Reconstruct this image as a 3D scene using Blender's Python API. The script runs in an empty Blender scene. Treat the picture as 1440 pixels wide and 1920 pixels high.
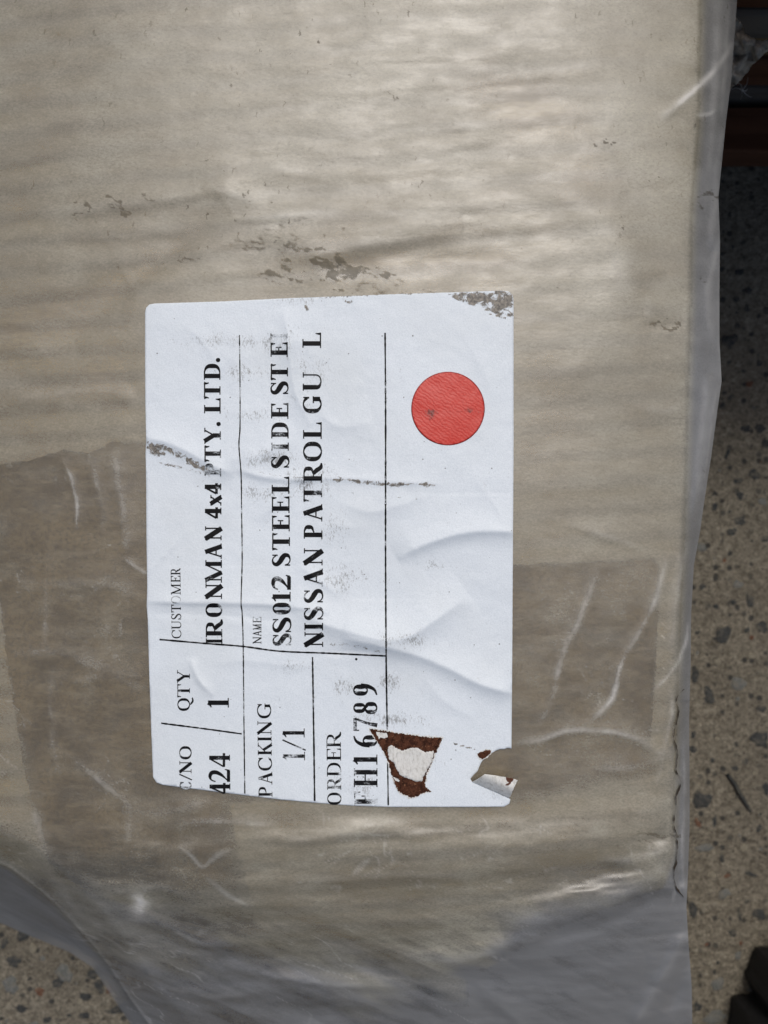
import bpy, math, random
import numpy as np
from mathutils import Vector
from mathutils.geometry import delaunay_2d_cdt

scene = bpy.context.scene
COL = scene.collection
R = math.radians

# ------------------------------------------------------------------ camera, world, sun, exposure
Z0 = 0.12            # height of the parcel's upper face above the concrete (m)
HC = 0.34            # camera height (m)
F = 1518.0           # focal length in photo pixels (photo 1440 x 1920)

cam_d = bpy.data.cameras.new('camera')
cam = bpy.data.objects.new('camera', cam_d)
COL.objects.link(cam)
cam.location = (0, 0, HC)
cam.rotation_euler = (0, 0, 0)
cam_d.sensor_fit = 'HORIZONTAL'
cam_d.sensor_width = 36.0
cam_d.lens = F * 36.0 / 1440.0
cam_d.clip_start = 0.01
cam_d.clip_end = 200
cam_d.dof.use_dof = True
cam_d.dof.focus_distance = HC - Z0
cam_d.dof.aperture_fstop = cam_d.lens / 2.3
scene.camera = cam

SUN_EL, SUN_AZ = 63.0, 14.0
world = bpy.data.worlds.new('World')
scene.world = world
world.use_nodes = True
wn = world.node_tree.nodes
wl = world.node_tree.links
wn.clear()
sky = wn.new('ShaderNodeTexSky')
sky.sky_type = 'NISHITA'
sky.sun_disc = False
sky.sun_elevation = R(SUN_EL)
sky.sun_rotation = R(SUN_AZ)
sky.air_density = 1.0
sky.dust_density = 5.0
sky.ozone_density = 1.0
bg = wn.new('ShaderNodeBackground')
bg.inputs['Strength'].default_value = 0.11
wo = wn.new('ShaderNodeOutputWorld')
wl.new(sky.outputs[0], bg.inputs[0])
wl.new(bg.outputs[0], wo.inputs[0])

sun_d = bpy.data.lights.new('sun', 'SUN')
sun_d.energy = 1.6
sun_d.angle = R(14)
sun_d.color = (1.0, 0.97, 0.915)
sun = bpy.data.objects.new('sun', sun_d)
COL.objects.link(sun)
sdir = Vector((math.cos(R(SUN_EL)) * math.sin(R(SUN_AZ)), math.cos(R(SUN_EL)) * math.cos(R(SUN_AZ)), math.sin(R(SUN_EL))))
sun.rotation_euler = (-sdir).to_track_quat('-Z', 'Y').to_euler()
sun.location = (0, 1, 2)

scene.view_settings.view_transform = 'Standard'
scene.view_settings.look = 'None'
scene.view_settings.gamma = 1.0
scene.view_settings.use_curve_mapping = False
scene.view_settings.exposure = -0.25
scene.cycles.max_bounces = 7
scene.cycles.transparent_max_bounces = 16
scene.cycles.caustics_reflective = False
scene.cycles.caustics_refractive = False

# ------------------------------------------------------------------ helpers
rng = np.random.default_rng(7)
random.seed(7)


def G(px, py, z):
    """a place in the photo and a height -> a point of the scene"""
    k = (HC - z) / F
    return ((px - 720.0) * k, (960.0 - py) * k, z)


def Garr(px, py, z):
    k = (HC - z) / F
    return np.stack([(px - 720.0) * k, (960.0 - py) * k, z], -1)


def mesh_obj(name, verts, faces, mat, parent=None, smooth=True, attrs=None):
    me = bpy.data.meshes.new(name)
    me.from_pydata([tuple(v) for v in verts] if not isinstance(verts, np.ndarray) else verts.tolist(), [],
                   faces if not isinstance(faces, np.ndarray) else faces.tolist())
    me.update()
    if smooth:
        me.polygons.foreach_set('use_smooth', np.ones(len(me.polygons), bool))
    if attrs:
        for k, v in attrs.items():
            a = me.attributes.new(k, 'FLOAT', 'POINT')
            a.data.foreach_set('value', np.asarray(v, np.float32))
    if mat:
        me.materials.append(mat)
    o = bpy.data.objects.new(name, me)
    COL.objects.link(o)
    if parent:
        o.parent = parent
    return o


def tag(o, label=None, cat=None, group=None, kind=None):
    if label: o['label'] = label
    if cat: o['category'] = cat
    if group: o['group'] = group
    if kind: o['kind'] = kind
    return o


def empty(name, loc):
    o = bpy.data.objects.new(name, None)
    o.empty_display_size = 0.02
    o.location = loc
    COL.objects.link(o)
    return o


def keep(o, parent):
    """parent without moving (parents are unrotated, unscaled)"""
    o.parent = parent
    o.location = o.location - parent.location
    return o


class VNoise:
    def __init__(self, seed):
        self.t = np.random.default_rng(seed).random((256, 256))

    def __call__(self, x, y):
        xi = np.floor(x).astype(int); yi = np.floor(y).astype(int)
        fx = x - xi; fy = y - yi
        fx = fx * fx * fx * (fx * (fx * 6 - 15) + 10); fy = fy * fy * fy * (fy * (fy * 6 - 15) + 10)
        t = self.t
        a = t[yi % 256, xi % 256]; b = t[yi % 256, (xi + 1) % 256]
        c = t[(yi + 1) % 256, xi % 256]; d = t[(yi + 1) % 256, (xi + 1) % 256]
        return (a * (1 - fx) + b * fx) * (1 - fy) + (c * (1 - fx) + d * fx) * fy - 0.5


def fbm(x, y, seed, octv=4, gain=0.5):
    s = np.zeros_like(x, float); a = 1.0; f = 1.0
    for i in range(octv):
        s += a * VNoise(seed + i * 17)(x * f + 13.1 * i, y * f + 7.7 * i)
        a *= gain; f *= 2.03
    return s


def sstep(a, b, x):
    t = np.clip((x - a) / (b - a), 0, 1)
    return t * t * (3 - 2 * t)


def smooth_line(pts, n=4):
    """Catmull-Rom through the points"""
    p = np.array(pts, float)
    if len(p) < 3:
        return p
    q = np.vstack([2 * p[0] - p[1], p, 2 * p[-1] - p[-2]])
    out = []
    for i in range(1, len(q) - 2):
        for k in range(n):
            t = k / n
            out.append(0.5 * ((2 * q[i]) + (-q[i-1] + q[i+1]) * t + (2*q[i-1] - 5*q[i] + 4*q[i+1] - q[i+2]) * t*t
                              + (-q[i-1] + 3*q[i] - 3*q[i+1] + q[i+2]) * t**3))
    out.append(p[-1])
    return np.array(out)


def line_dist(px, py, line):
    """distance, signed side (+ = right hand of travel in photo axes) and 0..1 position along"""
    best = np.full(px.shape, 1e9); side = np.zeros(px.shape); par = np.zeros(px.shape)
    seg = np.hypot(*(line[1:] - line[:-1]).T); L = max(seg.sum(), 1e-6); acc = 0.0
    for (a, b, l) in zip(line[:-1], line[1:], seg):
        d = b - a; l2 = max(l * l, 1e-9)
        t = np.clip(((px - a[0]) * d[0] + (py - a[1]) * d[1]) / l2, 0, 1)
        ex = px - (a[0] + t * d[0]); ey = py - (a[1] + t * d[1])
        dist = np.hypot(ex, ey)
        m = dist < best
        best = np.where(m, dist, best)
        side = np.where(m, np.sign(d[0] * ey - d[1] * ex), side)
        par = np.where(m, (acc + t * l) / L, par)
        acc += l
    return best, side, par


def ridge(px, py, pts, sig, taper=0.2, sig2=None, cut=4.0, pw=2.0):
    """gaussian ridge along a line; sig on the one side, sig2 on the other"""
    line = smooth_line(pts)
    out = np.zeros(px.shape)
    s2 = sig2 if sig2 else sig
    m = cut * max(np.max(sig), np.max(s2))
    w = (px > line[:, 0].min() - m) & (px < line[:, 0].max() + m) & (py > line[:, 1].min() - m) & (py < line[:, 1].max() + m)
    if not w.any():
        return out
    d, sd, t = line_dist(px[w], py[w], line)
    s = np.where(sd >= 0, sig[w] if isinstance(sig, np.ndarray) else sig, s2)
    v = np.exp(-0.5 * (d / s) ** pw)
    if taper > 0:
        v *= np.clip(np.minimum(t, 1 - t) / taper, 0, 1) ** 0.7
    out[w] = v
    return out


def poly_sd(px, py, poly):
    """signed distance to a closed polygon, + inside"""
    p = np.array(poly, float)
    q = np.vstack([p, p[:1]])
    d, _, _ = line_dist(px, py, q)
    ins = np.zeros(px.shape, bool)
    for a, b in zip(q[:-1], q[1:]):
        c = (a[1] > py) != (b[1] > py)
        xi = a[0] + (py - a[1]) * (b[0] - a[0]) / (b[1] - a[1] + 1e-12)
        ins ^= c & (px < xi)
    return np.where(ins, d, -d)


def interp(y, pts):
    p = np.array(pts, float)
    return np.interp(y, p[:, 0], p[:, 1])


# ------------------------------------------------------------------ materials
def mat_new(name):
    m = bpy.data.materials.new(name)
    m.use_nodes = True
    nt = m.node_tree
    nt.nodes.clear()
    return m, nt


class NT:
    def __init__(self, nt):
        self.nt = nt
        self.out = nt.nodes.new('ShaderNodeOutputMaterial')
        tc = nt.nodes.new('ShaderNodeTexCoord')
        geo = nt.nodes.new('ShaderNodeNewGeometry')
        self.obj = geo.outputs['Position']

    def n(self, t, **kw):
        x = self.nt.nodes.new(t)
        for k, v in kw.items():
            setattr(x, k, v)
        return x

    def link(self, a, b):
        self.nt.links.new(a, b)

    def inp(self, sock, v):
        if isinstance(v, (int, float, tuple, list)):
            if isinstance(v, (tuple, list)) and len(v) == 3 and sock.type == 'RGBA':
                v = (*v, 1)
            sock.default_value = v
        else:
            self.link(v, sock)

    def mapping(self, scale=(1, 1, 1), rot=(0, 0, 0), vec=None):
        m = self.n('ShaderNodeMapping')
        m.inputs['Scale'].default_value = scale
        m.inputs['Rotation'].default_value = rot
        self.link(vec if vec is not None else self.obj, m.inputs['Vector'])
        return m.outputs[0]

    def noise(self, scale, detail=4, rough=0.55, vec=None, dist=0.0):
        t = self.n('ShaderNodeTexNoise')
        t.inputs['Scale'].default_value = scale
        t.inputs['Detail'].default_value = detail
        t.inputs['Roughness'].default_value = rough
        t.inputs['Distortion'].default_value = dist
        self.link(vec if vec is not None else self.obj, t.inputs['Vector'])
        return t.outputs['Fac']

    def voro(self, scale, vec=None, feature='F1', rand=1.0):
        t = self.n('ShaderNodeTexVoronoi', feature=feature)
        t.inputs['Scale'].default_value = scale
        t.inputs['Randomness'].default_value = rand
        self.link(vec if vec is not None else self.obj, t.inputs['Vector'])
        return t

    def math(self, op, a, b=0.0, c=None, clamp=False):
        m = self.n('ShaderNodeMath', operation=op, use_clamp=clamp)
        self.inp(m.inputs[0], a)
        self.inp(m.inputs[1], b)
        if c is not None:
            self.inp(m.inputs[2], c)
        return m.outputs[0]

    def ramp(self, v, lo, hi, a=0.0, b=1.0, smooth=True):
        m = self.n('ShaderNodeMapRange', interpolation_type='SMOOTHSTEP' if smooth else 'LINEAR')
        self.inp(m.inputs[0], v)
        for i, x in zip((1, 2, 3, 4), (lo, hi, a, b)):
            self.inp(m.inputs[i], x)
        return m.outputs[0]

    def mixc(self, f, a, b, mode='MIX'):
        m = self.n('ShaderNodeMix', data_type='RGBA', blend_type=mode)
        self.inp(m.inputs[0], f)
        self.inp(m.inputs[6], a)
        self.inp(m.inputs[7], b)
        return m.outputs[2]

    def attr(self, name):
        a = self.n('ShaderNodeAttribute', attribute_name=name)
        return a.outputs['Fac']

    def bump(self, h, strength=0.5, dist=0.001, normal=None):
        b = self.n('ShaderNodeBump')
        b.inputs['Strength'].default_value = strength
        b.inputs['Distance'].default_value = dist
        self.link(h, b.inputs['Height'])
        if normal is not None:
            self.link(normal, b.inputs['Normal'])
        return b.outputs[0]

    def principled(self, color, rough=0.7, spec=0.3, normal=None, **kw):
        p = self.n('ShaderNodeBsdfPrincipled')
        self.inp(p.inputs['Base Color'], color)
        self.inp(p.inputs['Roughness'], rough)
        self.inp(p.inputs['Specular IOR Level'], spec)
        if normal is not None:
            self.link(normal, p.inputs['Normal'])
        return p.outputs[0]

    def mixs(self, f, a, b):
        m = self.n('ShaderNodeMixShader')
        self.inp(m.inputs[0], f)
        self.link(a, m.inputs[1])
        self.link(b, m.inputs[2])
        return m.outputs[0]

    def done(self, s):
        self.link(s, self.out.inputs['Surface'])


PAPER = (0.745, 0.80, 0.845)


def mat_film():
    m, nt = mat_new('dusty_translucent_film')
    N = NT(nt)
    haze, mud, crease, spk = N.attr('haze'), N.attr('mud'), N.attr('crease'), N.attr('speck')
    # cloudy dust
    cl = N.noise(38, 5, 0.6)
    cl2 = N.noise(140, 4, 0.6, vec=N.mapping((0.6, 1.6, 1)))
    fine = N.noise(1900, 3, 0.6, vec=N.mapping((0.75, 1.1, 1), (0, 0, 0.5)))
    # haze amount
    h = N.math('ADD', haze, N.math('MULTIPLY', N.math('SUBTRACT', cl, 0.5), 0.60))
    h = N.math('ADD', h, N.math('MULTIPLY', N.math('SUBTRACT', cl2, 0.5), 0.40))
    h = N.math('ADD', h, N.math('MULTIPLY', N.math('SUBTRACT', fine, 0.5), 0.52))
    h = N.math('ADD', h, N.math('MULTIPLY', crease, N.ramp(N.noise(700, 3, 0.6), 0.25, 0.6, 0.40, 0.70)))
    h = N.math('MINIMUM', N.math('MAXIMUM', h, 0.12), 0.93)
    # dirt flecks
    wv = N.n('ShaderNodeTexNoise'); wv.inputs['Scale'].default_value = 900; N.link(N.obj, wv.inputs['Vector'])
    wob = N.n('ShaderNodeVectorMath', operation='MULTIPLY_ADD')
    N.link(wv.outputs['Color'], wob.inputs[0]); wob.inputs[1].default_value = (0.0022, 0.0022, 0); N.link(N.obj, wob.inputs[2])

    def flecks(scale, r0, r1, keep, rot):
        v = N.voro(scale, vec=N.mapping((1.25, 0.42, 1), (0, 0, rot), vec=wob.outputs[0]))
        rnd = N.n('ShaderNodeSeparateColor'); N.link(v.outputs['Color'], rnd.inputs[0])
        rad = N.ramp(rnd.outputs[0], keep, 1.0, 0.0, r1, smooth=False)
        on = N.math('LESS_THAN', v.outputs['Distance'], rad)
        return on
    f1 = flecks(340, 0.0, 0.10, 0.30, 0.5)
    f2 = flecks(620, 0.0, 0.24, 0.30, 0.9)
    f3 = flecks(120, 0.0, 0.05, 0.55, -0.4)
    fl = N.math('MAXIMUM', N.math('MAXIMUM', f1, f2), f3)
    fl = N.math('MULTIPLY', fl, N.ramp(N.math('ADD', N.noise(60, 4, 0.6), N.math('MULTIPLY', spk, 0.35)), 0.60, 1.0, 0.0, 0.85))
    # mud
    mn = N.noise(850, 8, 0.82, vec=N.mapping((0.26, 1.7, 1), (0, 0, -0.14)), dist=0.3)
    md = N.ramp(N.math('ADD', mn, N.math('MULTIPLY', mud, 0.66)), 0.68, 0.92, 0.0, 0.75)
    mfine = N.noise(1500, 6, 0.8, vec=N.mapping((0.4, 1.6, 1), (0, 0, -0.2)))
    smear = N.ramp(N.math('ADD', N.math('MULTIPLY', mfine, 0.8), N.math('MULTIPLY', mud, 0.62)), 0.52, 0.98, 0.0, 0.80)
    md = N.math('MULTIPLY', md, N.ramp(mfine, 0.30, 0.48, 0.5, 1.0))
    dirt = N.math('MAXIMUM', N.math('MAXIMUM', fl, md), smear)
    hz = N.math('MAXIMUM', h, N.math('MULTIPLY', dirt, 0.95))
    mudc = N.mixc(N.noise(500, 3), (0.030, 0.024, 0.016), (0.105, 0.086, 0.058))
    dustc = N.mixc(N.ramp(cl, 0.3, 0.7), (0.345, 0.322, 0.240), (0.445, 0.417, 0.320))
    gr = N.noise(1350, 6, 0.8, vec=N.mapping((0.7, 1.2, 1), (0, 0, 0.6)))
    dustc = N.mixc(N.ramp(gr, 0.45, 0.70, 0, 0.75), dustc, (0.21, 0.19, 0.135))
    dustc = N.mixc(N.ramp(gr, 0.48, 0.28, 0, 0.7), dustc, (0.50, 0.462, 0.35))
    dustc = N.mixc(N.attr('clean'), dustc, (0.245, 0.246, 0.242))
    dustc = N.mixc(crease, dustc, (0.78, 0.77, 0.74))
    col = N.mixc(dirt, dustc, mudc)
    # relief: tiny wrinkles and grain
    g1 = N.noise(900, 4, 0.6, vec=N.mapping((0.8, 1.5, 1), (0, 0, 0.35)))
    g2 = N.noise(190, 4, 0.6, vec=N.mapping((0.5, 1.8, 1), (0, 0, -0.1)))
    hgt = N.math('ADD', N.math('MULTIPLY', g1, 0.40), N.math('MULTIPLY', g2, 0.55))
    hgt = N.math('ADD', hgt, N.math('MULTIPLY', md, 0.25))
    nrm = N.bump(hgt, 0.36, 0.0007)
    dif = N.n('ShaderNodeBsdfDiffuse'); N.link(col, dif.inputs['Color']); N.link(nrm, dif.inputs['Normal'])
    trl = N.n('ShaderNodeBsdfTranslucent'); N.link(col, trl.inputs['Color']); N.link(nrm, trl.inputs['Normal'])
    scat = N.mixs(N.math('MULTIPLY', N.math('SUBTRACT', 1.0, dirt), 0.15), dif.outputs[0], trl.outputs[0])
    tra = N.n('ShaderNodeBsdfTransparent'); tra.inputs['Color'].default_value = (0.97, 0.965, 0.95, 1)
    body = N.mixs(hz, tra.outputs[0], scat)
    gl = N.n('ShaderNodeBsdfGlossy'); gl.inputs['Color'].default_value = (0.97, 0.98, 1.0, 1)
    N.link(N.ramp(cl2, 0.25, 0.75, 0.40, 0.54), gl.inputs['Roughness']); nrm2 = N.bump(hgt, 0.15, 0.0007); N.link(nrm2, gl.inputs['Normal'])
    fr = N.n('ShaderNodeFresnel'); fr.inputs['IOR'].default_value = 1.5; N.link(nrm, fr.inputs['Normal'])
    gf = N.math('MULTIPLY', N.math('MINIMUM', N.math('MULTIPLY', fr.outputs[0], 2.15), 0.105), N.math('SUBTRACT', 1.0, N.math('MULTIPLY', dirt, 0.85)))
    N.done(N.mixs(gf, body, gl.outputs[0]))
    return m


def mat_card():
    m, nt = mat_new('corrugated_cardboard')
    N = NT(nt)
    a = N.noise(60, 5, 0.6)
    b = N.noise(900, 4, 0.65, vec=N.mapping((0.4, 1.4, 1)))
    flute = N.noise(130, 2, 0.5, vec=N.mapping((0.12, 1.5, 1), (0, 0, -0.06)))
    c = N.mixc(a, (0.335, 0.268, 0.150), (0.43, 0.350, 0.205))
    c = N.mixc(N.ramp(b, 0.35, 0.7, 0, 0.5), c, (0.22, 0.17, 0.11))
    c = N.mixc(N.ramp(flute, 0.4, 0.62, 0, 0.35), c, (0.25, 0.195, 0.13))
    wv = N.n('ShaderNodeTexWave', bands_direction='Y'); wv.inputs['Scale'].default_value = 41
    wv.inputs['Distortion'].default_value = 1.2; wv.inputs['Detail'].default_value = 3; wv.inputs['Detail Scale'].default_value = 0.8
    N.link(N.mapping((1, 1, 1), (0, 0, -0.07)), wv.inputs['Vector'])
    c = N.mixc(N.ramp(wv.outputs['Fac'], 0.35, 0.95, 0, 0.58), c, (0.15, 0.115, 0.065))
    N.done(N.principled(c, 0.85, 0.1, N.bump(N.math('ADD', b, flute), 0.3, 0.0006)))
    return m


def mat_tape():
    m, nt = mat_new('brown_kraft_paper')
    N = NT(nt)
    a = N.noise(75, 5, 0.62)
    b = N.noise(1000, 4, 0.65)
    c = N.mixc(N.ramp(a, 0.3, 0.7), (0.098, 0.069, 0.030), (0.200, 0.147, 0.070))
    c = N.mixc(N.ramp(b, 0.4, 0.7, 0, 0.6), c, (0.07, 0.052, 0.026))
    c = N.mixc(N.ramp(N.noise(260, 5, 0.7, vec=N.mapping((0.5, 1.5, 1))), 0.45, 0.7, 0, 0.5), c, (0.26, 0.21, 0.125))
    N.done(N.principled(c, 0.7, 0.2, N.bump(b, 0.25, 0.0005)))
    return m


def paper_color(N, grime):
    fib = N.noise(3200, 3, 0.6)
    c = N.mixc(N.ramp(fib, 0.3, 0.75), PAPER, (0.635, 0.695, 0.74))
    bl = N.noise(30, 3, 0.5)
    c = N.mixc(N.ramp(bl, 0.45, 0.75, 0, 0.3), c, (0.60, 0.635, 0.635))
    # rubbed grey smudges
    sm = N.noise(170, 6, 0.7, vec=N.mapping((1.5, 0.75, 1)))
    sp = N.noise(1500, 6, 0.8, vec=N.mapping((1.5, 0.7, 1), (0, 0, 0.35)))
    s = N.ramp(N.math('ADD', N.math('ADD', N.math('MULTIPLY', sm, 0.55), N.math('MULTIPLY', sp, 1.05)), N.math('MULTIPLY', grime, 0.24)), 0.93, 1.13, 0.0, 0.75)
    return N.mixc(s, c, (0.20, 0.20, 0.19)), fib


def mat_label():
    m, nt = mat_new('white_sticker_paper')
    N = NT(nt)
    grime, mud = N.attr('grime'), N.attr('mud')
    c, fib = paper_color(N, grime)
    # hair-fine specks
    v = N.voro(420); rnd = N.n('ShaderNodeSeparateColor'); N.link(v.outputs['Color'], rnd.inputs[0])
    on = N.math('LESS_THAN', v.outputs['Distance'], N.ramp(rnd.outputs[1], 0.72, 1.0, 0.0, 0.10, smooth=False))
    c = N.mixc(N.math('MULTIPLY', on, 0.75), c, (0.10, 0.10, 0.09))
    mn = N.noise(560, 6, 0.7, vec=N.mapping((1.0, 1.1, 1), (0, 0, 0.6)), dist=0.9)
    md = N.ramp(N.math('ADD', mn, N.math('MULTIPLY', mud, 0.55)), 0.70, 0.82, 0.0, 0.93)
    mc = N.mixc(N.ramp(N.noise(1300, 5, 0.75), 0.35, 0.65), (0.045, 0.037, 0.026), (0.27, 0.235, 0.185))
    c = N.mixc(md, c, mc)
    nrm = N.bump(N.math('ADD', N.noise(1500, 4, 0.65), N.math('MULTIPLY', md, 0.6)), 0.22, 0.0004)
    N.done(N.principled(c, 0.5, 0.3, nrm))
    return m


def mat_ink():
    m, nt = mat_new('worn_black_ink')
    N = NT(nt)
    wear = N.attr('wear')
    c, fib = paper_color(N, 0.6)
    w1 = N.noise(1700, 5, 0.75, vec=N.mapping((0.8, 1.5, 1)))
    w2 = N.noise(420, 3, 0.6)
    k = N.math('ADD', N.math('ADD', N.math('MULTIPLY', w1, 0.75), N.math('MULTIPLY', w2, 0.35)), N.math('MULTIPLY', wear, 0.5))
    f = N.ramp(k, 0.70, 0.92, 0.0, 0.95)
    c = N.mixc(f, (0.006, 0.006, 0.007), c)
    N.done(N.principled(c, 0.6, 0.12))
    return m


def mat_red():
    m, nt = mat_new('red_dot_sticker')
    N = NT(nt)
    wv = N.n('ShaderNodeTexWave', bands_direction='X'); wv.inputs['Scale'].default_value = 330
    wv.inputs['Distortion'].default_value = 7.0; wv.inputs['Detail'].default_value = 3; wv.inputs['Detail Scale'].default_value = 2
    N.link(N.mapping((1, 1, 1), (0, 0, R(-52))), wv.inputs['Vector'])
    gr = N.noise(2200, 4, 0.7)
    c = N.mixc(N.ramp(gr, 0.3, 0.75), (0.50, 0.028, 0.017), (0.61, 0.046, 0.030))
    mud = N.attr('mud')
    md = N.ramp(N.math('ADD', N.noise(1100, 5, 0.75), N.math('MULTIPLY', mud, 0.5)), 0.66, 0.86, 0, 0.85)
    c = N.mixc(md, c, (0.12, 0.025, 0.02))
    c = N.mixc(N.ramp(N.attr('rim'), 0.95, 1.0, 0.0, 0.7), c, (0.13, 0.02, 0.02))
    h = N.math('ADD', N.math('MULTIPLY', wv.outputs['Fac'], 0.7), gr)
    N.done(N.principled(c, 0.42, 0.4, N.bump(h, 0.13, 0.00035)))
    return m


def mat_brown():
    m, nt = mat_new('torn_brown_fibre')
    N = NT(nt)
    a = N.noise(700, 6, 0.75, dist=0.6)
    c = N.mixc(N.ramp(a, 0.35, 0.68), (0.030, 0.012, 0.008), (0.115, 0.045, 0.025))
    c = N.mixc(N.ramp(N.noise(1600, 5, 0.7, dist=1.5), 0.58, 0.68, 0, 0.9), c, (0.34, 0.17, 0.09))
    N.done(N.principled(c, 0.9, 0.1, N.bump(a, 0.8, 0.0008)))
    return m


def mat_backing():
    m, nt = mat_new('pale_torn_paper')
    N = NT(nt)
    a = N.noise(1300, 6, 0.75, vec=N.mapping((1, 0.5, 1), (0, 0, 0.8)))
    c = N.mixc(N.ramp(a, 0.42, 0.75), (0.70, 0.70, 0.67), (0.42, 0.41, 0.37))
    c = N.mixc(N.ramp(N.attr('mud'), 0.4, 0.7), c, (0.09, 0.035, 0.02))
    N.done(N.principled(c, 0.7, 0.2, N.bump(a, 0.5, 0.0005)))
    return m


def mat_ground():
    m, nt = mat_new('worn_aggregate_concrete')
    N = NT(nt)
    big = N.noise(35, 4, 0.6)
    mid = N.noise(330, 6, 0.75)
    fine = N.noise(1100, 4, 0.72)
    c = N.mixc(N.ramp(mid, 0.3, 0.7), (0.175, 0.154, 0.115), (0.56, 0.505, 0.39))
    c = N.mixc(N.ramp(fine, 0.40, 0.66, 0, 0.8), c, (0.115, 0.095, 0.07))
    c = N.mixc(N.ramp(big, 0.4, 0.7, 0, 0.35), c, (0.13, 0.113, 0.085))
    v = N.voro(330)
    sc = N.n('ShaderNodeSeparateColor'); N.link(v.outputs['Color'], sc.inputs[0])
    inn = N.ramp(v.outputs['Distance'], 0.32, 0.48, 1.0, 0.0)
    c = N.mixc(N.math('MULTIPLY', inn, N.ramp(sc.outputs[0], 0.80, 0.88, 0, 0.85)), c, (0.05, 0.052, 0.052))
    c = N.mixc(N.math('MULTIPLY', inn, N.ramp(sc.outputs[1], 0.80, 0.88, 0, 0.2)), c, (0.32, 0.29, 0.225))
    v2 = N.voro(900)
    sc2 = N.n('ShaderNodeSeparateColor'); N.link(v2.outputs['Color'], sc2.inputs[0])
    in2 = N.ramp(v2.outputs['Distance'], 0.3, 0.5, 1.0, 0.0)
    c = N.mixc(N.math('MULTIPLY', in2, N.ramp(sc2.outputs[0], 0.82, 0.9, 0, 0.75)), c, (0.055, 0.045, 0.035))
    c = N.mixc(N.math('MULTIPLY', in2, N.ramp(sc2.outputs[1], 0.80, 0.9, 0, 0.4)), c, (0.38, 0.345, 0.27))
    hh = N.math('ADD', N.math('MULTIPLY', mid, 1.3), N.math('MULTIPLY', fine, 0.5))
    N.done(N.principled(c, 0.9, 0.15, N.bump(hh, 0.9, 0.0035)))
    return m


def mat_stone(name, c0, c1):
    m, nt = mat_new(name)
    N = NT(nt)
    a = N.noise(900, 5, 0.7)
    du = N.ramp(N.noise(420, 5, 0.7), 0.45, 0.66, 0.0, 0.5)
    cs = N.mixc(du, N.mixc(N.ramp(a, 0.3, 0.7), c0, c1), (0.19, 0.168, 0.125))
    N.done(N.principled(cs, 0.85, 0.12, N.bump(a, 0.6, 0.0010)))
    return m


def mat_wood(name, c0, c1, rot=0.0):
    m, nt = mat_new(name)
    N = NT(nt)
    a = N.noise(90, 6, 0.65, vec=N.mapping((0.12, 1.4, 1.4), (0, 0, rot)), dist=0.6)
    c = N.mixc(N.ramp(a, 0.3, 0.7), c0, c1)
    N.done(N.principled(c, 0.8, 0.2, N.bump(a, 0.4, 0.001)))
    return m


def mat_plain(name, c, rough=0.6, spec=0.3, bump=0.0, bs=800):
    m, nt = mat_new(name)
    N = NT(nt)
    a = N.noise(bs, 4, 0.65)
    cc = N.mixc(N.ramp(a, 0.3, 0.7), tuple(x * 0.75 for x in c), tuple(min(1, x * 1.2) for x in c))
    N.done(N.principled(cc, rough, spec, N.bump(a, bump, 0.0008) if bump else None))
    return m


M = dict(film=mat_film(), card=mat_card(), tape=mat_tape(), label=mat_label(), ink=mat_ink(), red=mat_red(),
         brown=mat_brown(), backing=mat_backing(), ground=mat_ground(),
         s_dark=mat_stone('dark_basalt', (0.022, 0.024, 0.025), (0.062, 0.064, 0.062)),
         s_grey=mat_stone('grey_stone', (0.085, 0.09, 0.085), (0.17, 0.17, 0.155)),
         s_red=mat_stone('rusty_stone', (0.075, 0.035, 0.022), (0.16, 0.085, 0.055)),
         s_pale=mat_stone('pale_stone', (0.15, 0.135, 0.10), (0.25, 0.225, 0.17)),
         wood_red=mat_wood('red_brown_timber', (0.10, 0.042, 0.022), (0.17, 0.075, 0.04)),
         wood_tan=mat_wood('tan_timber', (0.16, 0.105, 0.05), (0.26, 0.18, 0.09)),
         wood_grey=mat_wood('weathered_timber', (0.10, 0.085, 0.07), (0.2, 0.17, 0.14)),
         rubber=mat_plain('black_rubber', (0.012, 0.012, 0.013), 0.6, 0.3, 0.25),
         leather=mat_plain('black_leather', (0.014, 0.014, 0.016), 0.45, 0.4, 0.2),
         scrap=mat_plain('cobwebbed_scrap', (0.55, 0.49, 0.40), 0.9, 0.1, 1.0, 500),
         seam=mat_plain('dark_crack_shade', (0.06, 0.048, 0.036), 0.9, 0.1),
         silk=mat_plain('spider_silk', (0.75, 0.73, 0.70), 0.6, 0.3))

# ------------------------------------------------------------------ setting: the concrete
gs = 3.0
ground = mesh_obj('concrete_ground', [(-gs, -gs, 0), (gs, -gs, 0), (gs, gs, 0), (-gs, gs, 0)], [(0, 1, 2, 3)], M['ground'], smooth=False)
tag(ground, 'worn beige concrete with dark stones set in it', 'ground', kind='structure')
del ground['category']

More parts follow.
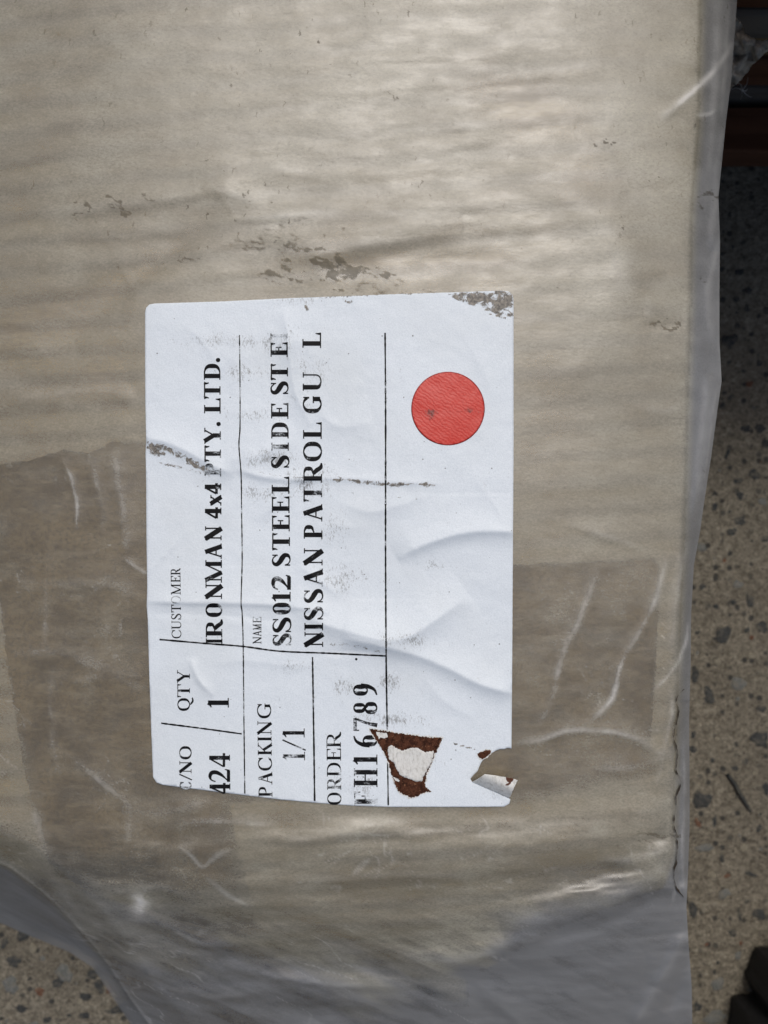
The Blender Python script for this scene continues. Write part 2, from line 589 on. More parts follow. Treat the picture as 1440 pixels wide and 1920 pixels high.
# stones set into it: a flat-topped irregular pebble, a little proud of the surface
stone_meshes = {}
for key in ('s_dark', 's_grey', 's_red', 's_pale'):
    for k in range(6):
        r_ = np.random.default_rng(100 + k)
        n = 11
        ang = np.linspace(0, 2 * np.pi, n, endpoint=False) + r_.uniform(-0.18, 0.18, n)
        rad = r_.uniform(0.55, 1.22, n)
        vs, fs = [], []
        for (f, z) in ((1.0, -0.15), (0.94, 0.05), (0.74, 0.13)):
            for a_, q in zip(ang, rad):
                vs.append((math.cos(a_) * q * f, math.sin(a_) * q * f, z + (r_.uniform(-0.03, 0.03) if z > 0 else 0)))
        vs.append((0, 0, 0.15))
        for ring in range(2):
            for i in range(n):
                j = (i + 1) % n
                fs.append((ring * n + i, ring * n + j, (ring + 1) * n + j, (ring + 1) * n + i))
        for i in range(n):
            fs.append((2 * n + i, 2 * n + (i + 1) % n, 3 * n))
        me = bpy.data.meshes.new('stone')
        me.from_pydata(vs, [], fs)
        me.materials.append(M[key])
        me.polygons.foreach_set('use_smooth', np.ones(len(fs), bool))
        stone_meshes[key, k] = me

placed = []


def stone(px, py, rx, ry=None, rot=0.0, key='s_dark'):
    ry = ry or rx
    o = bpy.data.objects.new('stone', stone_meshes[key, random.randrange(6)])
    COL.objects.link(o)
    o.location = G(px, py, 0.0)
    k = HC / F
    o.scale = (rx * k, ry * k, min(rx, ry) * k * 0.8)
    o.rotation_euler = (0, 0, rot)
    o.parent = ground
    placed.append((px, py, max(rx, ry)))


D, GY, RD, PL = 's_dark', 's_grey', 's_red', 's_pale'
for s in [(1426, 1386, 20, 15, .3), (1316, 1500, 23, 20, .2), (1357, 1676, 15, 11, 0, GY), (1299, 1704, 9, 19, .1), (1374, 1749, 8),
          (1331, 1312, 11, 8), (1397, 1428, 7), (1378, 1440, 7, 5), (1336, 1426, 5), (1300, 1377, 6, 8), (1321, 1589, 18, 8, .2, GY),
          (1353, 1607, 5, 10), (1408, 1639, 15, 5, -.3), (1308, 1542, 5, 11, .4, RD), (1340, 1539, 4, 13, -.1), (1423, 1553, 8),
          (1386, 1715, 5, 14, .3), (1384, 1791, 6, 9, -.4, GY), (1308, 1888, 10), (1340, 1907, 22, 14, .4, GY), (1389, 1768, 4, 5, 0, RD),
          (1324, 1771, 6, 4, 0, RD), (1363, 1642, 7, 4, .5, RD), (1355, 1190, 18, 19), (1429, 1175, 12), (1406, 1126, 9, 17, .2),
          (1384, 1280, 17, 15, 0, GY), (1328, 1299, 9, 21, .3), (1303, 1268, 9, 15), (1387, 976, 12, 9), (1372, 997, 12, 8), (1436, 1010, 12, 7),
          (1316, 1100, 9, 7), (1342, 1137, 6, 5), (1384, 1096, 12, 9, 0, GY), (1312, 1025, 14, 9, 0, GY), (1367, 637, 21, 13, 0), (1424, 681, 7),
          (1399, 803, 11, 8, .4), (1353, 760, 7), (1436, 831, 11), (1364, 850, 5, 13, -.3), (1414, 889, 10, 12, .5), (1383, 902, 11, 6), (1388, 930, 8),
          (1386, 510, 12, 7), (1438, 581, 9), (1405, 545, 8), (1430, 940, 9, 7, 0, GY), (1340, 950, 7, 9), (1405, 720, 9, 7, 0, RD), (1380, 560, 8, 6),
          (44, 1755, 17, 11, .4), (27, 1803, 17, 11), (120, 1823, 15, 20, .3, GY), (175, 1826, 16, 11, -.4), (160, 1868, 13, 9), (222, 1892, 24, 8, .25),
          (157, 1904, 13, 7), (20, 1845, 15, 18, 0, GY), (108, 1843, 14, 10), (62, 1778, 9, 12, 0, PL), (150, 1878, 8, 8, 0, PL), (40, 1890, 12, 9),
          (88, 1912, 10, 7), (205, 1855, 9, 9, 0, RD), (75, 1860, 10, 8, 0, RD), (8, 1768, 10, 12), (186, 1850, 10, 16, .6), (60, 1925, 18, 10, .2, GY),
          (1425, 1715, 14, 12, .4), (1437, 1480, 8, 12), (1415, 1450, 6, 5, 0, PL), (1345, 1385, 7, 5, 0, PL), (1345, 1240, 9, 7, 0, PL),
          (1410, 1230, 10, 7, 0, PL), (1335, 1640, 9, 7, 0, PL), (1395, 1590, 10, 8, 0, PL), (1430, 1330, 8, 6), (1345, 1845, 16, 13, .3, GY), (1400, 1690, 7, 5)]:
    stone(*s)
for (x0, x1, y0, y1, n) in ((1285, 1600, 380, 1990, 120), (-120, 300, 1690, 2060, 50)):
    tries = 0
    while n and tries < 3000:
        tries += 1
        px, py = random.uniform(x0, x1), random.uniform(y0, y1)
        r = min(11, 2.4 + random.expovariate(0.42))
        if any(math.hypot(px - a, py - b) < (r + c) * 1.15 for a, b, c in placed):
            continue
        stone(px, py, r, r * random.uniform(0.55, 1.0), random.uniform(0, 6.28), random.choice([D, D, D, D, GY, GY, RD]))
        n -= 1

# a dry twig on the concrete
tw = smooth_line([(1364, 1452), (1378, 1470), (1388, 1489), (1399, 1507), (1409, 1523)], 4)
vs, fs = [], []
for i, (px, py) in enumerate(tw):
    c = Vector(G(px, py, 0.0011))
    t = i / (len(tw) - 1)
    r = 0.00085 * (0.7 + 0.5 * math.sin(3.0 * t + 0.3))
    for k in range(6):
        a = k * math.pi / 3
        vs.append((c.x + math.cos(a) * r * 0.87, c.y + math.cos(a) * r * 0.4, max(0.0001, c.z + math.sin(a) * r)))
for i in range(len(tw) - 1):
    for k in range(6):
        fs.append((i * 6 + k, i * 6 + (k + 1) % 6, i * 6 + 6 + (k + 1) % 6, i * 6 + 6 + k))
fs += [tuple(range(6)), tuple(range(len(vs) - 6, len(vs)))]
tag(mesh_obj('twig', vs, fs, M['s_dark']), 'thin dark straight twig lying on the concrete beside the parcel', 'twig')

# ------------------------------------------------------------------ parcel: shape of the wrapping
XR = [(-500, 1392), (0, 1382), (60, 1378), (150, 1371), (230, 1361), (310, 1353), (370, 1347), (450, 1350), (540, 1349), (640, 1349), (715, 1353),
      (770, 1345), (860, 1333), (930, 1322), (1000, 1312), (1060, 1301), (1150, 1296), (1250, 1295), (1350, 1292), (1460, 1293), (1550, 1293),
      (1640, 1290), (1700, 1287), (1770, 1291), (1850, 1297), (1920, 1298), (2150, 1300)]
XL = [(-500, -150), (1600, -150), (1690, -100), (1730, 0), (1752, 50), (1785, 130), (1815, 175), (1860, 205), (1905, 235), (1930, 252), (2010, 330), (2150, 460)]
CXR = [(-500, 1322), (0, 1316), (250, 1312), (400, 1299), (560, 1297), (700, 1293), (900, 1288), (1050, 1283), (1200, 1276), (1400, 1268), (1600, 1262), (1665, 1245),
       (1690, 1180), (1720, 1100), (1760, 1000), (1800, 950), (1835, 880)]
CXL = [(-500, -100), (1500, -100), (1560, -60), (1600, -10), (1640, 70), (1680, 190), (1710, 270), (1770, 400), (1810, 520), (1835, 640)]
OUTL = [(x, y) for y, x in CXR] + [(x, y) for y, x in CXL[::-1]]
FLAP = smooth_line([(-160, 1570), (-60, 1600), (5, 1622), (25, 1633), (100, 1693), (190, 1795), (245, 1875), (300, 1945), (420, 2080)], 4)
TAPE = [(-60, 880), (60, 862), (120, 842), (165, 850), (210, 828), (262, 824), (330, 850), (700, 1060), (960, 1059), (1100, 1052), (1226, 1045), (1238, 1062),
        (1237, 1120), (1228, 1280), (1220, 1400), (1250, 1440), (1210, 1462), (1080, 1482), (960, 1503), (800, 1480), (430, 1508), (446, 1590), (470, 1690), (478, 1740), (420, 1752),
        (300, 1712), (180, 1672), (100, 1640), (66, 1540), (45, 1440), (28, 1340), (8, 1200), (-4, 1110), (-60, 1080)]
LBOX = [(262, 562), (975, 535), (972, 1522), (640, 1520), (280, 1478)]

LABEL_EDGE = [(272, 586), (274, 577), (280, 571), (290, 569), (420, 565), (540, 559), (650, 555), (750, 551), (850, 548), (940, 545), (953, 546), (961, 552), (963, 562),
              (963, 700), (963, 850), (962, 1000), (961, 1150), (960, 1300), (959, 1403.5), (951, 1402), (946, 1404.5), (938, 1404.5), (929, 1407.5), (922.5, 1412), (917, 1415), (913, 1420), (905, 1425.5),
              (901, 1432), (898.5, 1438), (895.5, 1446), (889, 1452), (882, 1460), (885, 1466), (920, 1481), (953, 1496), (957, 1499),
              (955, 1507), (945, 1512.5), (880, 1513), (730, 1513), (660, 1510.5), (590, 1505), (525, 1499), (459, 1491), (380, 1481), (305, 1471.5), (293, 1467), (287, 1457),
              (284, 1380), (280, 1270), (277, 1160), (275, 1137), (276, 1100), (274.5, 1000), (274, 900), (273, 850), (274, 828), (272.5, 750), (272, 660)]


XLINE = np.array([(x, y) for y, x in XL], float)


def xr(py): return interp(py, XR)
def xl(py): return interp(py, XL)


def base_z(px, py):
    """broad form of the parcel's top, without wrinkles"""
    z = np.full(px.shape, Z0)
    z = z - 0.016 * 1.449e-4 * (np.clip(px, -200, 1400) - 720)                        # lies a little tilted
    z = z - 0.005 * np.clip((420 - px) / 420, 0, 2) ** 2     # sags to the left
    z = z - 0.0035 * np.clip((px - 1000) / 330, 0, 1) ** 2
    z = z - 0.034 * np.clip((py - 1580) / 340, 0, 2) ** 1.7                           # falls off to the folded end
    z = z + 0.0012 * fbm(px / 420, py / 300, 3, 2)
    return z


LW = [  # wrinkles of the label: line, width, width on the other side, height (m), taper
    ([(268, 1128), (340, 1130), (420, 1131), (500, 1134), (560, 1140), (620, 1150)], 4.0, 16, 0.00042, 0.12),
    ([(540, 1140), (600, 1168), (660, 1186), (724, 1200), (770, 1192), (820, 1160), (880, 1118)], 17, 26, 0.00105, 0.22),
    ([(640, 1196), (724, 1214), (790, 1232), (850, 1258), (905, 1285), (975, 1304)], 10, 18, 0.00085, 0.10),
    ([(745, 1048), (790, 1024), (850, 1004), (905, 996), (985, 998)], 9, 17, 0.00075, 0.14),
    ([(258, 820), (300, 826), (350, 846), (400, 874), (440, 888)], 10, 16, 0.00060, 0.12),
    ([(420, 860), (470, 858), (520, 838), (560, 820)], 22, 22, 0.00045, 0.35),
    ([(357, 1234), (366, 1262), (380, 1284), (402, 1306)], 4.5, 5.5, 0.00042, 0.3),
    ([(530, 578), (540, 620), (546, 680), (556, 740), (585, 800)], 9, 7, 0.00045, 0.3),
    ([(262, 1088), (310, 1040), (360, 985)], 4, 4, 0.00010, 0.3),
    ([(590, 1000), (640, 985), (700, 1000)], 20, 24, 0.00030, 0.4),
    ([(560, 900), (640, 898), (720, 903), (830, 908)], 5, 10, 0.00022, 0.2),
    ([(500, 660), (560, 640), (600, 690)], 16, 16, 0.00022, 0.4),
    ([(600, 1225), (680, 1222), (724, 1232)], 5, 7, -0.0002, 0.3),
    ([(890, 900), (930, 950), (945, 990)], 5, 5, 0.0001, 0.3),
    ([(440, 600), (445, 760), (447, 850)], 12, 12, 0.00010, 0.3),
    ([(268, 1150), (360, 1152), (450, 1156), (540, 1170)], 6, 5, -0.00012, 0.2),
    ([(400, 1245), (470, 1240), (560, 1250), (600, 1238)], 7, 12, 0.00014, 0.3),
    ([(630, 940), (690, 960), (740, 950), (800, 930)], 8, 14, 0.00022, 0.3),
    ([(560, 1060), (600, 1090), (640, 1120)], 7, 10, 0.00026, 0.3),
    ([(590, 770), (640, 800), (700, 790)], 9, 14, 0.00024, 0.3),
    ([(480, 980), (520, 940), (545, 900)], 7, 10, 0.00022, 0.3),
    ([(790, 1265), (840, 1320), (900, 1350)], 8, 14, 0.00018, 0.3),
    ([(440, 880), (500, 896), (560, 900), (600, 897)], 4, 9, 0.00034, 0.2),
    ([(700, 1400), (720, 1460), (700, 1505)], 6, 8, 0.00014, 0.3),
    ([(330, 600), (380, 640), (420, 700)], 9, 12, 0.00012, 0.3),
    ([(860, 620), (900, 680), (930, 760)], 10, 14, 0.00014, 0.3),
]


def label_wr(px, py):
    w = np.zeros(px.shape)
    for (pts, s, s2, h, tp) in LW:
        w += 2.1 * h * ridge(px, py, pts, s * .8, tp, s2, pw=1.2)
    w += 0.00020 * fbm(px / 70, py / 60, 31, 3) + 0.00007 * fbm(px / 16, py / 16, 33, 2)
    return w


def label_z(px, py):
    px = np.asarray(px, float); py = np.asarray(py, float)
    return base_z(px, py) + 0.00145 + label_wr(px, py)


# film folds: line, width, other width, height (m), taper, whitening
FW = [
    ([(1250, 1045), (1226, 1130), (1196, 1190), (1166, 1240), (1156, 1280), (1146, 1315), (1115, 1345), (1104, 1362)], 5, 6, .0009, .08, .75),
    ([(1124, 1058), (1092, 1150), (1060, 1215), (1046, 1260), (1036, 1310), (1003, 1368)], 6, 8, .0007, .15, .45),
    ([(955, 1391), (1010, 1389), (1055, 1373), (1100, 1369), (1170, 1378), (1235, 1406)], 5, 8, .0010, .10, .50),
    ([(1110, 1441), (1180, 1441), (1230, 1426), (1275, 1398)], 6, 12, .0008, .2, .32),
    ([(1200, 1395), (1235, 1412), (1266, 1420)], 6, 8, .0006, .2, .3),
    ([(1292, 1165), (1281, 1220), (1256, 1264), (1222, 1297)], 3, 4, .0004, .15, .45),
    ([(1254, 1280), (1261, 1325), (1247, 1400), (1230, 1475)], 4, 4, .0005, .15, .28),
    ([(1376, 78), (1340, 132), (1300, 170), (1262, 204), (1236, 222)], 5, 6, .0008, .12, .70),
    ([(1305, 216), (1330, 214), (1346, 204)], 3, 4, .0004, .2, .5),
    ([(115, 855), (126, 880), (138, 915), (144, 945), (143, 1000)], 4, 5, .0007, .1, .70),
    ([(166, 848), (180, 900), (192, 950), (190, 1005)], 8, 8, .0007, .2, .35),
    ([(216, 845), (226, 930), (236, 985), (241, 1040)], 9, 9, .0008, .15, .40),
    ([(232, 1046), (252, 1062), (278, 1078)], 4, 6, .0007, .15, .60),
    ([(92, 1020), (86, 1090), (84, 1190), (80, 1225)], 7, 7, .0006, .2, .30),
    ([(98, 1250), (94, 1330), (100, 1400), (118, 1470)], 6, 8, .0006, .2, .30),
    ([(20, 1090), (80, 1098), (170, 1092), (270, 1112)], 10, 16, .0010, .2, .22),
    ([(0, 1230), (110, 1224), (190, 1254), (285, 1270)], 10, 18, .0010, .15, .25),
    ([(130, 1280), (200, 1268), (285, 1292)], 8, 12, .0007, .2, .25),
    ([(118, 1410), (160, 1440), (205, 1480), (240, 1514), (236, 1590)], 7, 9, .0009, .15, .45),
    ([(240, 1520), (310, 1524), (400, 1500)], 8, 10, .0006, .2, .25),
    ([(330, 1560), (352, 1546), (385, 1541), (430, 1542), (520, 1550)], 5, 9, .0008, .15, .45),
    ([(332, 1585), (358, 1605), (379, 1626), (405, 1606), (437, 1590)], 4, 5, .0006, .12, .45),
    ([(380, 1640), (430, 1680), (470, 1700)], 5, 6, .0005, .2, .30),
    ([(360, 1760), (400, 1738), (445, 1718)], 4, 6, .0006, .2, .25),
    ([(55, 1590), (100, 1640), (130, 1690), (160, 1720)], 12, 14, .0012, .2, .20),
    ([(60, 1500), (75, 1560), (90, 1620)], 8, 8, .0008, .2, .22),
    # upper half
    ([(-20, 622), (70, 596), (160, 556), (235, 520)], 18, 26, -.0013, .35, 0),
    ([(90, 670), (165, 600), (255, 518), (345, 446), (425, 385)], 15, 26, -.0017, .3, 0),
    ([(380, 352), (430, 362), (500, 384)], 8, 12, .0004, .3, .12),
    ([(430, 414), (500, 408), (600, 398), (660, 392)], 5, 8, .0007, .2, .25),
    ([(520, 462), (600, 470), (680, 456), (760, 444), (870, 428)], 14, 30, .0018, .45, .06),
    ([(600, 502), (720, 486), (840, 482), (960, 484), (1010, 478)], 14, 24, -.0008, .4, 0),
    ([(120, 400), (210, 384), (330, 366), (400, 352)], 8, 14, .0005, .3, .05),
    ([(1040, 320), (1100, 390), (1150, 440), (1170, 520), (1180, 600)], 26, 26, .0010, .25, .10),
    ([(900, 240), (960, 170), (1060, 150)], 30, 40, -.0006, .45, 0),
    ([(860, 120), (880, 240), (890, 330)], 22, 22, .0004, .4, .05),
    ([(1212, 555), (1222, 585), (1212, 610)], 6, 9, .0003, .3, .05),
    ([(1205, 608), (1250, 612), (1285, 602)], 5, 7, -.0004, .3, 0),
    ([(1190, 760), (1250, 772), (1290, 752)], 8, 11, .0003, .3, .12),
    ([(0, 710), (90, 724), (180, 722), (265, 716)], 9, 14, -.0008, .2, 0),
    ([(10, 748), (90, 742), (180, 730), (262, 742)], 9, 14, .0008, .2, .10),
    # bottom
    ([(560, 1600), (700, 1590), (900, 1596), (1100, 1570), (1260, 1530)], 18, 26, .0016, .15, .08),
    ([(600, 1690), (760, 1696), (900, 1688), (1060, 1650), (1180, 1612), (1262, 1560)], 14, 20, -.0022, .12, 0),
    ([(940, 1740), (1040, 1712), (1140, 1686), (1220, 1650), (1268, 1612)], 16, 24, .0026, .12, .15),
    ([(1120, 1610), (1190, 1612), (1268, 1586)], 8, 12, .0014, .15, .18),
    ([(1010, 1760), (1100, 1742), (1200, 1700), (1264, 1650)], 8, 12, -.0014, .15, 0),
    ([(1286, 1742), (1262, 1800), (1232, 1850), (1180, 1940)], 7, 12, .0018, .12, .12),
    ([(1296, 1770), (1280, 1830), (1250, 1900)], 6, 8, -.0012, .15, 0),
    ([(260, 1740), (380, 1790), (520, 1820), (640, 1846)], 10, 16, -.0016, .2, 0),
    ([(300, 1770), (400, 1800), (560, 1850), (700, 1880)], 10, 14, .0014, .2, .10),
    ([(560, 1880), (700, 1862), (840, 1880), (920, 1930)], 14, 20, .0020, .2, .06),
    ([(480, 1900), (640, 1905), (760, 1940)], 12, 16, -.0014, .2, 0),
    ([(330, 1880), (480, 1905), (620, 1890)], 10, 14, .0012, .2, .05),
    # right overhang
    ([(1350, -20), (1348, 90), (1340, 200), (1330, 300), (1322, 400)], 5, 8, .0010, .25, .14),
    ([(1366, 0), (1360, 120), (1352, 230)], 3, 5, .0010, .2, .22),
    ([(1330, 700), (1322, 800), (1312, 880), (1300, 980)], 5, 9, .0018, .15, .16),
    ([(1345, 720), (1330, 830), (1316, 930)], 3, 4, .0012, .2, .2),
    ([(1290, 1010), (1275, 1080), (1262, 1160), (1258, 1230)], 5, 8, .0014, .2, .22),
    ([(1284, 1380), (1283, 1500), (1280, 1600), (1284, 1690)], 3, 5, .0014, .1, .2),
    ([(1060, 980), (1120, 1000), (1210, 1030)], 6, 10, .0010, .3, .22),
    ([(700, 1790), (860, 1800), (960, 1770), (1040, 1740)], 8, 14, .0022, .3, .12),
    ([(420, 1812), (560, 1838), (700, 1850), (790, 1846)], 5, 9, .0018, .3, .15),
    ([(900, 1860), (960, 1900), (1000, 1960)], 8, 14, .0020, .3, .10),
    ([(230, 1720), (300, 1735), (380, 1770), (460, 1775)], 5, 8, .0016, .3, .18),
    ([(300, 1850), (420, 1870), (520, 1850)], 5, 9, .0014, .3, .12),
    ([(150, 1640), (210, 1670), (300, 1665), (380, 1690)], 8, 12, .0012, .3, .16),
    ([(460, 1565), (560, 1575), (700, 1560), (820, 1570)], 7, 12, .0014, .3, .14),
    ([(480, 1640), (600, 1650), (760, 1640), (900, 1648)], 8, 14, .0014, .3, .10),
    ([(1352, 440), (1330, 520), (1326, 580), (1336, 640)], 5, 9, .0016, .12, .22),
    ([(1360, 235), (1346, 300), (1343, 380), (1334, 470)], 5, 8, .0014, .12, .15),
]
TEAR = smooth_line([(1282, 1292), (1268, 1312), (1271, 1332), (1267, 1360), (1264, 1385), (1269, 1400), (1270, 1425), (1267, 1447), (1276, 1466), (1268, 1495), (1266, 1525),
                    (1264, 1545), (1270, 1575), (1268, 1610), (1264, 1640), (1268, 1665), (1280, 1682)], 3)


def film_fields(px, py):
    z = base_z(px, py) + 0.0010
    lab = sstep(-26, 4, poly_sd(px, py, LBOX))           # the sticker holds the film flat
    free = 1 - lab
    up = sstep(640, 420, py)
    low = sstep(1480, 1620, py)
    w = np.zeros(px.shape); wf = np.zeros(px.shape); cr = np.zeros(px.shape)
    for (pts, s, s2, h, tp, wh) in FW:
        rg = ridge(px, py, pts, s * 1.25, tp, s2 * 1.25)
        wf += h * (0.24 if wh > 0.2 else 0.75) * rg
        if wh > 0:
            tight = ridge(px + 3 * fbm(px / 20, py / 20, 411, 2), py, pts, s * (0.34 + .2 * np.clip(1 + 3 * fbm(px / 50, py / 50, 415, 2), .3, 2)), max(tp, .25), s2 * 0.5)
            cr = np.maximum(cr, 0.72 * wh * (tight + .25 * rg) * np.clip(0.9 + 0.9 * fbm(px / 40, py / 30, 401, 3), 0.45, 1.3))
    w += (0.30 + 0.70 * up) * (0.00017 + 0.00008 * fbm(px / 200, py / 200, 43, 2)) * np.sin((py + 0.09 * px + 46 * fbm(px / 260, py / 120, 45, 3)) * 2 * np.pi / 54) * (0.35 + .65 * sstep(1180, 800, px))
    w += up * 0.00030 * fbm(px / 330 + 0.02 * py / 28, (py + 0.10 * px) / 40, 41, 3) * (0.4 + 0.6 * sstep(250, 500, px) * sstep(1120, 880, px))
    w += low * 0.0013 * fbm(px / 240, (py + 0.06 * px) / 46, 51, 4)
    w += 0.0016 * sstep(1700, 1850, py) * (np.abs(fbm(px / 160, (py - .45 * px) / 70, 55, 3)) - .15)
    w += 0.0005 * fbm(px / 120, py / 100, 61, 3)
    w += 0.00014 * fbm(px / 38, py / 32, 65, 3)
    w *= 0.42 + 0.58 * sstep(1500, 1650, py)
    w += wf * (0.80 + 0.20 * sstep(1500, 1650, py))
    # hollow where the film dips between card and overhang
    z = z + np.maximum(w, -0.0012 - 0.002 * low) * free
    # right overhang: film stretched from the card's edge to the outer fold
    cx = interp(py, CXR); rr = xr(py)
    t = np.clip((px - cx + 6) / np.maximum(rr - cx + 6, 8), 0, 1)
    z = z - 0.0055 * np.where(px > cx - 6, t, 0) ** 1.3 * sstep(2000, 1700, py)
    # flap at the lower left lies lower than the rest
    d, sd, _ = line_dist(px, py, FLAP)
    below = np.where(sd > 0, d, -d)
    z = z - 0.010 * sstep(-60, 0, below)
    de, _, _ = line_dist(px, py, XLINE)
    tf = np.clip(below, 0, None) / (np.clip(below, 0, None) + de + 1e-6)
    z = np.where(below > 0, z + (0.006 - z) * (0.10 * sstep(0, .08, tf) + 0.90 * tf), z)
    # tear line on the right: the outer strip sits a bit lower
    dt, st, tt = line_dist(px, py, TEAR)
    right = (st < 0) & (py > 1292) & (py < 1690)
    z = z - 0.0016 * np.where(right, sstep(0, 5, dt), 0) * sstep(0, .1, tt) * sstep(1, .9, tt)
    # --- dust, contact, dirt and painted-in fold shade
    haze = 0.47 - 0.10 * sstep(520, 0, px)
    tp = poly_sd(px, py, TAPE) + 5 * fbm(px / 18, py / 18, 71, 3) * (px < 700) * 2.5
    haze -= 0.27 * np.where(py < 1380, sstep(-4, 8, tp), sstep(-10, 34, tp)) * sstep(1730, 1560, py) * (1 + 0.5 * fbm(px / 70, py / 50, 73, 3))
    haze += 0.16 * sstep(-300, -40, px - cx) * sstep(1250, 900, py)
    haze += (0.26 + 0.5 * fbm(px / 150, (py - .3 * px) / 46, 603, 4)) * sstep(1660, 1840, py + 0.10 * (px - 900))
    haze += 0.20 * np.where(px > cx, 1, 0)
    haze += 0.26 * sstep(0, 10, below)
    haze += 0.15 * np.exp(-(((px - 265) / 22) ** 2 + ((py - 1690) / 34) ** 2))
    haze -= 0.30 * np.exp(-(((px - 380) / 160) ** 2 + ((py - 1745 - 0.28 * (px - 380)) / 34) ** 2)) * (1 + 1.2 * fbm(px / 60, py / 30, 605, 3)) + 0.34 * np.exp(-(((px - 800) / 90) ** 2 + ((py - 1868) / 30) ** 2))
    haze -= 0.22 * np.exp(-(((px - 985) / 120) ** 2 + ((py - 195 - 0.25 * (px - 985)) / 55) ** 2) ** 2) + 0.16 * np.exp(-(((px - 1120) / 70) ** 2 + ((py - 330) / 60) ** 2) ** 2)
    haze += 0.14 * np.exp(-(((px - 1180) / 60) ** 2 + ((py - 250) / 120) ** 2)) + 0.10 * np.exp(-(((px - 1110) / 60) ** 2 + ((py - 620) / 160) ** 2))
    haze += 0.12 * up * sstep(1200, 700, np.abs(px - 200) + py)
    cr = np.maximum(cr, 0.75 * np.exp(-(((px - 262) / 16) ** 2 + ((py - 1690) / 26) ** 2)) * (0.6 + fbm(px / 12, py / 12, 81, 2)))
    cr = np.maximum(cr, 0.05 * np.exp(-((rr - px) / 5) ** 2))
    cr = np.maximum(cr, 0.14 * np.exp(-((below + 3) / 3) ** 2))
    mud = np.zeros(px.shape)
    wxp = px + 60 * fbm(px / 34, py / 26, 501, 4, .6); wyp = py + 26 * fbm(px / 30, py / 22, 503, 4, .6)
    brk = np.clip(0.62 + 1.9 * fbm((px + .5 * py) / 26, (py - .3 * px) / 9, 505, 4, .65), 0.0, 1.15)
    for (cx_, cy_, ax, ay, rot, s) in [(640, 498, 55, 17, .05, .92), (560, 470, 40, 9, -.35, .62), (700, 512, 40, 10, .15, .62), (540, 508, 20, 22, .2, .62),
                                       (595, 538, 50, 8, .12, .52), (500, 446, 40, 14, -.1, .52), (365, 492, 20, 7, .1, .50), (540, 445, 8, 18, .3, .55),
                                       (440, 462, 25, 14, .3, .40), (730, 540, 60, 8, .1, .42), (1000, 528, 22, 5, .35, .72), (852, 540, 26, 5, -.2, .55),
                                       (240, 440, 60, 22, .1, .30), (160, 396, 26, 7, -.12, .62), (215, 388, 34, 6, -.1, .66), (290, 376, 22, 5, -.15, .55), (455, 382, 17, 5, .55, .72),
                                       (520, 425, 60, 8, -.2, .40), (1245, 606, 30, 4, -.08, .60), (1210, 1580, 46, 13, -.25, .44), (1245, 1568, 14, 5, -.4, .55),
                                       (1340, 395, 5, 40, .05, .52), (1335, 520, 4, 26, .05, .5), (1316, 890, 3, 14, .2, .5), (735, 182, 16, 2.5, .1, .62), (1134, 264, 5, 4, .6, .85),
                                       (1218, 342, 4, 2, .3, .75), (1294, 688, 3, 4, 0, .85), (458, 302, 8, 3, -.5, .65)]:
        c, s_ = math.cos(rot), math.sin(rot)
        dx, dy = wxp - cx_, wyp - cy_
        u = (dx * c + dy * s_) / ax; v = (-dx * s_ + dy * c) / ay
        mud = np.maximum(mud, s * np.clip(1.6 - (u * u + v * v), 0, 1) ** 0.6 * (brk if ax * ay > 40 else 1.0))
    mud = np.maximum(mud, np.where((py > 1285) & (py < 1690), 0.40 * np.exp(-(dt / 1.6) ** 2) * (0.55 + 0.45 * sstep(-.1, .1, fbm(px / 9, py / 9, 91, 2))), 0))  # shadow of the crack along the tear, painted in as mud
    spk = 0.55 * sstep(620, 350, py) + 0.5 * np.exp(-(((px - 330) / 260) ** 2 + ((py - 440) / 120) ** 2)) + 0.1
    fld = py + 0.10 * (px - 800) + 150 * fbm(px / 170, (py - .35 * px) / 60, 601, 4) + 40 * np.exp(-((px - 760) / 260) ** 2) * -2.4
    sd_c = poly_sd(px, py, OUTL)
    haze += (0.12 + 0.3 * fbm(px / 90, (py - .3 * px) / 40, 617, 4)) * sstep(95, -10, sd_c) * sstep(1560, 1680, py)
    haze += 0.30 * sstep(1640, 1800, py) * fbm((px + .6 * py) / 120, (py - .42 * px) / 13, 607, 4, .6)
    haze -= 0.24 * sstep(760, 330, px) * sstep(1680, 1790, py + .1 * (px - 400))
    clean = np.clip(sstep(-10, 14, px - cx) + sstep(1640, 1850, fld) + 0.55 * sstep(60, -20, sd_c + 90 * fbm(px / 120, (py - .3 * px) / 50, 619, 4)) * sstep(1580, 1700, py) + sstep(0, 10, below), 0, 1)
    st = sstep(1660, 1800, py) * np.clip(1 - np.abs(fbm((px + .4 * py) / 190, (py - .40 * px) / 44, 611, 3)) / .018, 0, 1) * sstep(.0, .25, fbm(px / 90, py / 90, 613, 2))
    cr = np.maximum(cr, .32 * st)
    # fold shade put into thinner haze, film clinging along the long folds
    haze -= 0.10 * ridge(px, py, [(90, 670), (165, 600), (255, 518), (345, 446), (425, 385)], 15, .25, 17) * (1 + fbm(px / 30, py / 30, 621, 3))
    haze -= 0.08 * ridge(px, py, [(-30, 626), (70, 596), (170, 552), (255, 505)], 9, .2, 14)
    haze -= 0.20 * ridge(px, py, [(560, 508), (700, 492), (850, 486), (1010, 482)], 11, .25, 11)
    # fine crinkles left of, right of and below the label
    side = sstep(290, 230, px) * sstep(830, 900, py) * sstep(1680, 1600, py) + sstep(970, 1010, px) * sstep(1050, 1090, py) * sstep(1560, 1480, py) * sstep(1275, 1240, px) \
        + sstep(1515, 1540, py) * sstep(1720, 1650, py) * sstep(300, 360, px)
    th = 60 * fbm(px / 120, py / 120, 631, 2)
